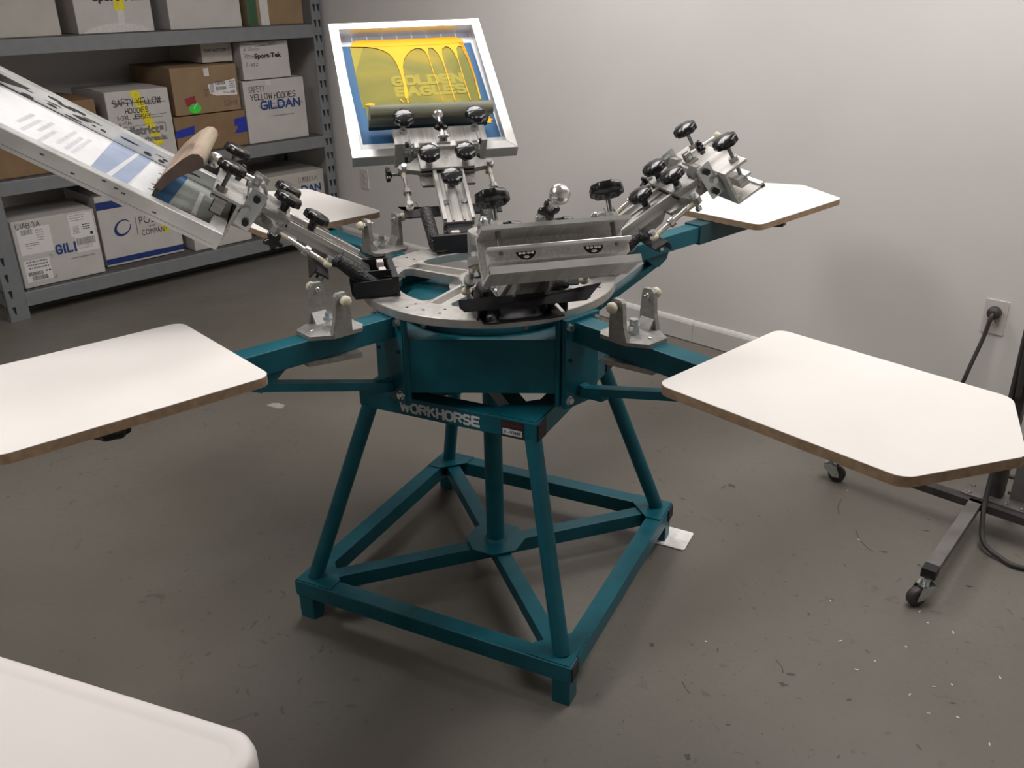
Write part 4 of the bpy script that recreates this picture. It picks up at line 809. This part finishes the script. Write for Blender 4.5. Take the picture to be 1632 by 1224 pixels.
# ------------------------------------------------------------------ wall outlets, cord
def outlet(x, z0, z1, w, label, wide=False):
    t = bpy.data.objects.new('wall_outlet', None); COL.objects.link(t); t.matrix_world = basis(W0+wu*x+wn*((W0-W0).dot(wn))+Vector((0, 0, (z0+z1)/2)), wu, (0, 0, 1), -wn); tag(t, label, 'outlet', 'wall outlets')
    h = (z1-z0)/2; mb = MB(); mb.prism(rounded([(-w/2, -h), (w/2, -h), (w/2, h), (-w/2, h)], .004, 3), 0, .005, 'plate'); mb.build('cover_plate', t)
    for s in (-1, 1):
        mb = MB(); n = 16; mb.prism([(.016*math.cos(2*math.pi*k/n), s*.021+.0135*math.sin(2*math.pi*k/n)) for k in range(n)], .005, .007, 'plate')
        for xx in (-.006, .006): mb.box((xx-.0012, s*.021-.001, .007), (xx+.0012, s*.021+.008, .0074), 'hole')
        mb.cyl((0, s*.021-.007, .007), (0, s*.021-.007, .0074), .0025, 'hole', 10); mb.build('socket', t)
    mb = MB(); mb.cyl((0, 0, .005), (0, 0, .0064), .003, 'zinc', 10); mb.build('screw', t); return t
outlet(1.309, .369, .497, .08, 'white wall outlet at the right with a grey cord plugged in')
outlet(-2.475, .393, .517, .075, 'white wall outlet on the back wall left of the press, nothing plugged in')
pc = empty('power_cord', W0+wu*1.309+Vector((0, 0, .454)), 'thick grey power cord looping from the right wall outlet across the floor to the stand', 'cord')
PCI = Matrix.Translation(-pc.location)
pw = W0+wu*1.309; pz = .454; out = -wn
mb = MB(); q = out.to_track_quat('Z', 'Y').to_matrix().to_4x4(); q.translation = pw+out*.0075+Vector((0, 0, pz)); mb.lathe([(.019, 0), (.024, .006), (.024, .022), (.020, .030), (.012, .034)], 'cord', PCI @ q, 28); mb.build('plug', pc)
c0 = pw+out*.04+Vector((0, 0, pz))
def smooth(pts, n=8):
    pts = [Vector(p) for p in pts]; out_ = []
    for i in range(len(pts)-1):
        p0, p1, p2, p3 = pts[max(i-1, 0)], pts[i], pts[i+1], pts[min(i+2, len(pts)-1)]
        for k in range(n):
            t = k/n; out_.append(.5*((2*p1)+(p2-p0)*t+(2*p0-5*p1+4*p2-p3)*t*t+(3*p1-p0-3*p2+p3)*t**3))
    return out_+[pts[-1]]
path = smooth([c0-out*.012, c0+Vector((0, 0, -.012))+out*.012, c0+Vector((-.02, -.01, -.09)), c0+Vector((-.065, -.03, -.24)), c0+Vector((-.08, -.03, -.36)), (1.68, .66, .012), (1.86, .50, .0075), (1.95, .30, .0075), (1.88, .10, .0075), (1.70, .02, .0075), (1.53, .055, .0085), (1.485, .10, .012), (1.458, .15, .025), (1.465, .20, .06), (1.485, .25, .14), (1.500, .270, .30), (1.508, .285, .48), (1.512, .292, .70), (1.515, .296, .86)], 10)
MB().tube(path, .0075, 'cord', 10, PCI).build('cable', pc)

# ------------------------------------------------------------------ rolling steel stand at the right edge
J = Vector((1.475, .285, 0)); bd = Vector((.712, -.702, 0)); ld = Vector((-.60, -.80, 0)).normalized()
C1 = Vector((1.10, .585, 0)); C2 = Vector((1.19, -.10, 0))
bd = (Vector((1.573, .179, 0))-C1).normalized()
ld = (C2-Vector((1.462, .262, 0))).normalized()
st = empty('rolling_stand', (1.52, .30, 0), 'dark steel stand on casters at the right edge behind the platen', 'stand'); SI = Matrix.Translation((-1.52, -.30, 0))
Z9 = Vector((0, 0, .095))
mb = MB(); mb.bar(C1+Z9, C1+bd*1.05+Z9, .036, .025, 'steel', SI); mb.build('cross_bar', st)
mb = MB(); mb.bar(Vector((1.468, .268, .095)), C2+Z9, .036, .025, 'steelg', SI); mb.build('base_leg', st)
mb = MB(); mb.bar(C2+ld*-.032+Z9, C2+ld*.004+Z9, .038, .0275, 'cap', SI); mb.build('end_cap', st)
mb = MB(); TT = SI @ basis((1.53, .27, .108), bd, (-bd.y, bd.x, 0), (0, 0, 1)); mb.prism(rounded([(-.10, -.035), (.10, -.035), (.10, .045), (-.10, .045)], .012, 4), 0, .005, 'steelg', TT)
for x_ in (-.075, .075, .03, -.03):
    mb.sphere((x_, -.02, .005), .0075, 'steelg', TT, (1, 1, .7), 12); mb.sphere((x_*1.05, .03, .005), .007, 'steelg', TT, (1, 1, .7), 12)
mb.build('base_plate', st)
mb = MB(); TP = SI @ basis((1.535, .292, .112), bd, (-bd.y, bd.x, 0), (0, 0, 1)); mb.box((-.020, -.020, 0), (.020, .020, 1.25), 'steel', TP, .002); mb.build('post', st)
mb = MB(); TG = SI @ basis((1.60, .24, .112), (bd.x, bd.y, 0), (0, 0, 1), (bd.y, -bd.x, 0)); mb.prism([(-.045, 0), (.03, 0), (.03, .02), (-.04, .17), (-.045, .17)], -.002, .002, 'steelg', TG); mb.build('gusset', st)
mb = MB(); mb.box((-.08, -.02, 1.23), (.45, .02, 1.27), 'steel', TP); mb.build('swing_arm', st)
mb = MB(); hg = smooth([(1.545, .265, 1.2), (1.56, .262, .95), (1.528, .262, .72), (1.515, .27, .60), (1.52, .27, .45)], 8); mb.tube(hg, .009, 'cord', 10, SI); mb.build('cable', st)
def caster(C, rz):
    T2 = SI @ Matrix.Translation(C) @ Matrix.Rotation(rz, 4, 'Z'); o = MB(); o.cyl((0, 0, .066), (0, 0, .083), .009, 'zinc', 14, T2); o.cyl((0, 0, .060), (0, 0, .067), .021, 'zinc', 22, T2)
    TX = T2 @ XZ
    for s in (-1, 1): o.prism([(-.020, .066), (.018, .066), (.020, .050), (-.012, .022), (-.034, .022), (-.034, .034)], s*.0165-.0012, s*.0165+.0012, 'zinc', TX)
    o.box((-.020, -.0177, .062), (.018, .0177, .066), 'zinc', T2); o.cyl((-.024, -.020, .0285), (-.024, .020, .0285), .0045, 'zinc', 12, T2); c = o.build('caster', st)
    w_ = MB(); w_.lathe([(.012, -.012), (.0255, -.012), (.0285, -.008), (.0285, .008), (.0255, .012), (.012, .012)], 'steel', T2 @ basis((-.024, 0, .0285), (1, 0, 0), (0, 0, -1), (0, 1, 0)), 30); w_.build('wheel', c)
caster(C1+bd*.02, R(150)); caster(C2+ld*.004, R(20)); caster(C1+bd*1.0, R(60))
# second leg towards the wall carries the stand
mb = MB(); mb.bar(Vector((1.60, .31, .095)), Vector((1.86, .65, .095)), .036, .025, 'steelg', SI); mb.build('base_leg', st); caster(Vector((1.86, .65, 0)), R(-40))

# ------------------------------------------------------------------ folding table corner, nearest the camera
tu = Vector((.3755, -.1215, 0)).normalized(); tv = Vector((-tu.y, tu.x, 0))     # tu along the far edge, tv away from camera
TC = Vector((-.172, -1.352, 0))
tb = empty('folding_table', TC-tu*.6-tv*.38, 'white moulded plastic table whose rounded corner fills the bottom left', 'table', None, math.atan2(tu.y, tu.x))
mb = MB(); L2, W2 = .6, .38; out_ = rounded([(-L2, -W2), (L2, -W2), (L2, W2), (-L2, W2)], .055, 10); zt = .74; n = len(out_)
def inset(d_): return rounded([(-L2+d_, -W2+d_), (L2-d_, -W2+d_), (L2-d_, W2-d_), (-L2+d_, W2-d_)], max(.055-d_, .012), 10)
rings = [(0, zt-.045), (0, zt-.016), (.003, zt-.006), (.009, zt-.0015), (.016, zt), (.024, zt-.0004), (.028, zt-.0022), (.034, zt-.003)]
vs = []; fs = []
for d_, z in rings: vs += [(x, y, z) for x, y in inset(d_)]
for i in range(len(rings)-1):
    for k in range(n): fs.append((i*n+k, i*n+(k+1) % n, (i+1)*n+(k+1) % n, (i+1)*n+k))
fs.append(tuple((len(rings)-1)*n+k for k in range(n))); fs.append(tuple(range(n-1, -1, -1))); mb.add(vs, fs, 'table', True); mb.build('tabletop', tb)
for s in (-1, 1):
    for r_ in (-1, 1):
        mb = MB(); mb.cyl((s*.48, r_*.30, 0), (s*.45, r_*.28, zt-.046), .0125, 'steelg', 16); mb.build('leg', tb)
    mb = MB(); mb.cyl((s*.465, -.29, .35), (s*.465, .29, .35), .010, 'steelg', 12); mb.build('cross_brace', tb)

# ------------------------------------------------------------------ small things on the floor
T = basis((.540, .192, .0015), Vector((.42, .907, 0)).normalized(), Vector((-.907, .42, 0)).normalized(), (0, 0, 1))
fc = bpy.data.objects.new('plastic_scraper', None); COL.objects.link(fc); fc.matrix_world = T; tag(fc, 'white ribbed plastic scraper lying on the floor by a press foot', 'scraper')
mb = MB(); mb.prism(rounded([(-.052, -.048), (.052, -.048), (.052, .048), (-.052, .048)], .008, 4), 0, .003, 'wplas')
for y in (.002, .020, .026): mb.box((-.050, y-.0025, .003), (.050, y+.0025, .0055), 'wplas', None, .001)
mb.build('scraper_body', fc)
SCR = [(0.938, -0.104), (1.167, -0.143), (1.171, -0.191), (1.223, -0.228), (1.08, -0.288), (0.917, -0.271), (1.271, -0.394), (1.097, -0.431), (1.144, -0.423), (0.927, -0.377), (1.03, -0.46), (1.105, 0.201), (1.156, 0.494), (1.115, -0.531), (1.154, -0.61), (0.568, -0.283), (0.983, -0.345), (1.053, -0.52)]
for i, (x, y) in enumerate(SCR):
    r_ = random.Random(i+50); w_ = r_.uniform(.003, .006); l_ = r_.uniform(.006, .016); n = 9; a_ = r_.uniform(0, 3)
    mb = MB(); mb.prism([(l_*.5*math.cos(2*math.pi*k/n)*r_.uniform(.6, 1.1), w_*.5*math.sin(2*math.pi*k/n)*r_.uniform(.5, 1.2)) for k in range(n)], 0, .0012, 'label')
    o = mb.build('paper_scrap', None, Matrix.Translation((x, y, .0003)) @ Matrix.Rotation(a_, 4, 'Z')); tag(o, 'tiny white paper scrap on the bare floor at the right', 'scrap', 'paper scraps on the floor')
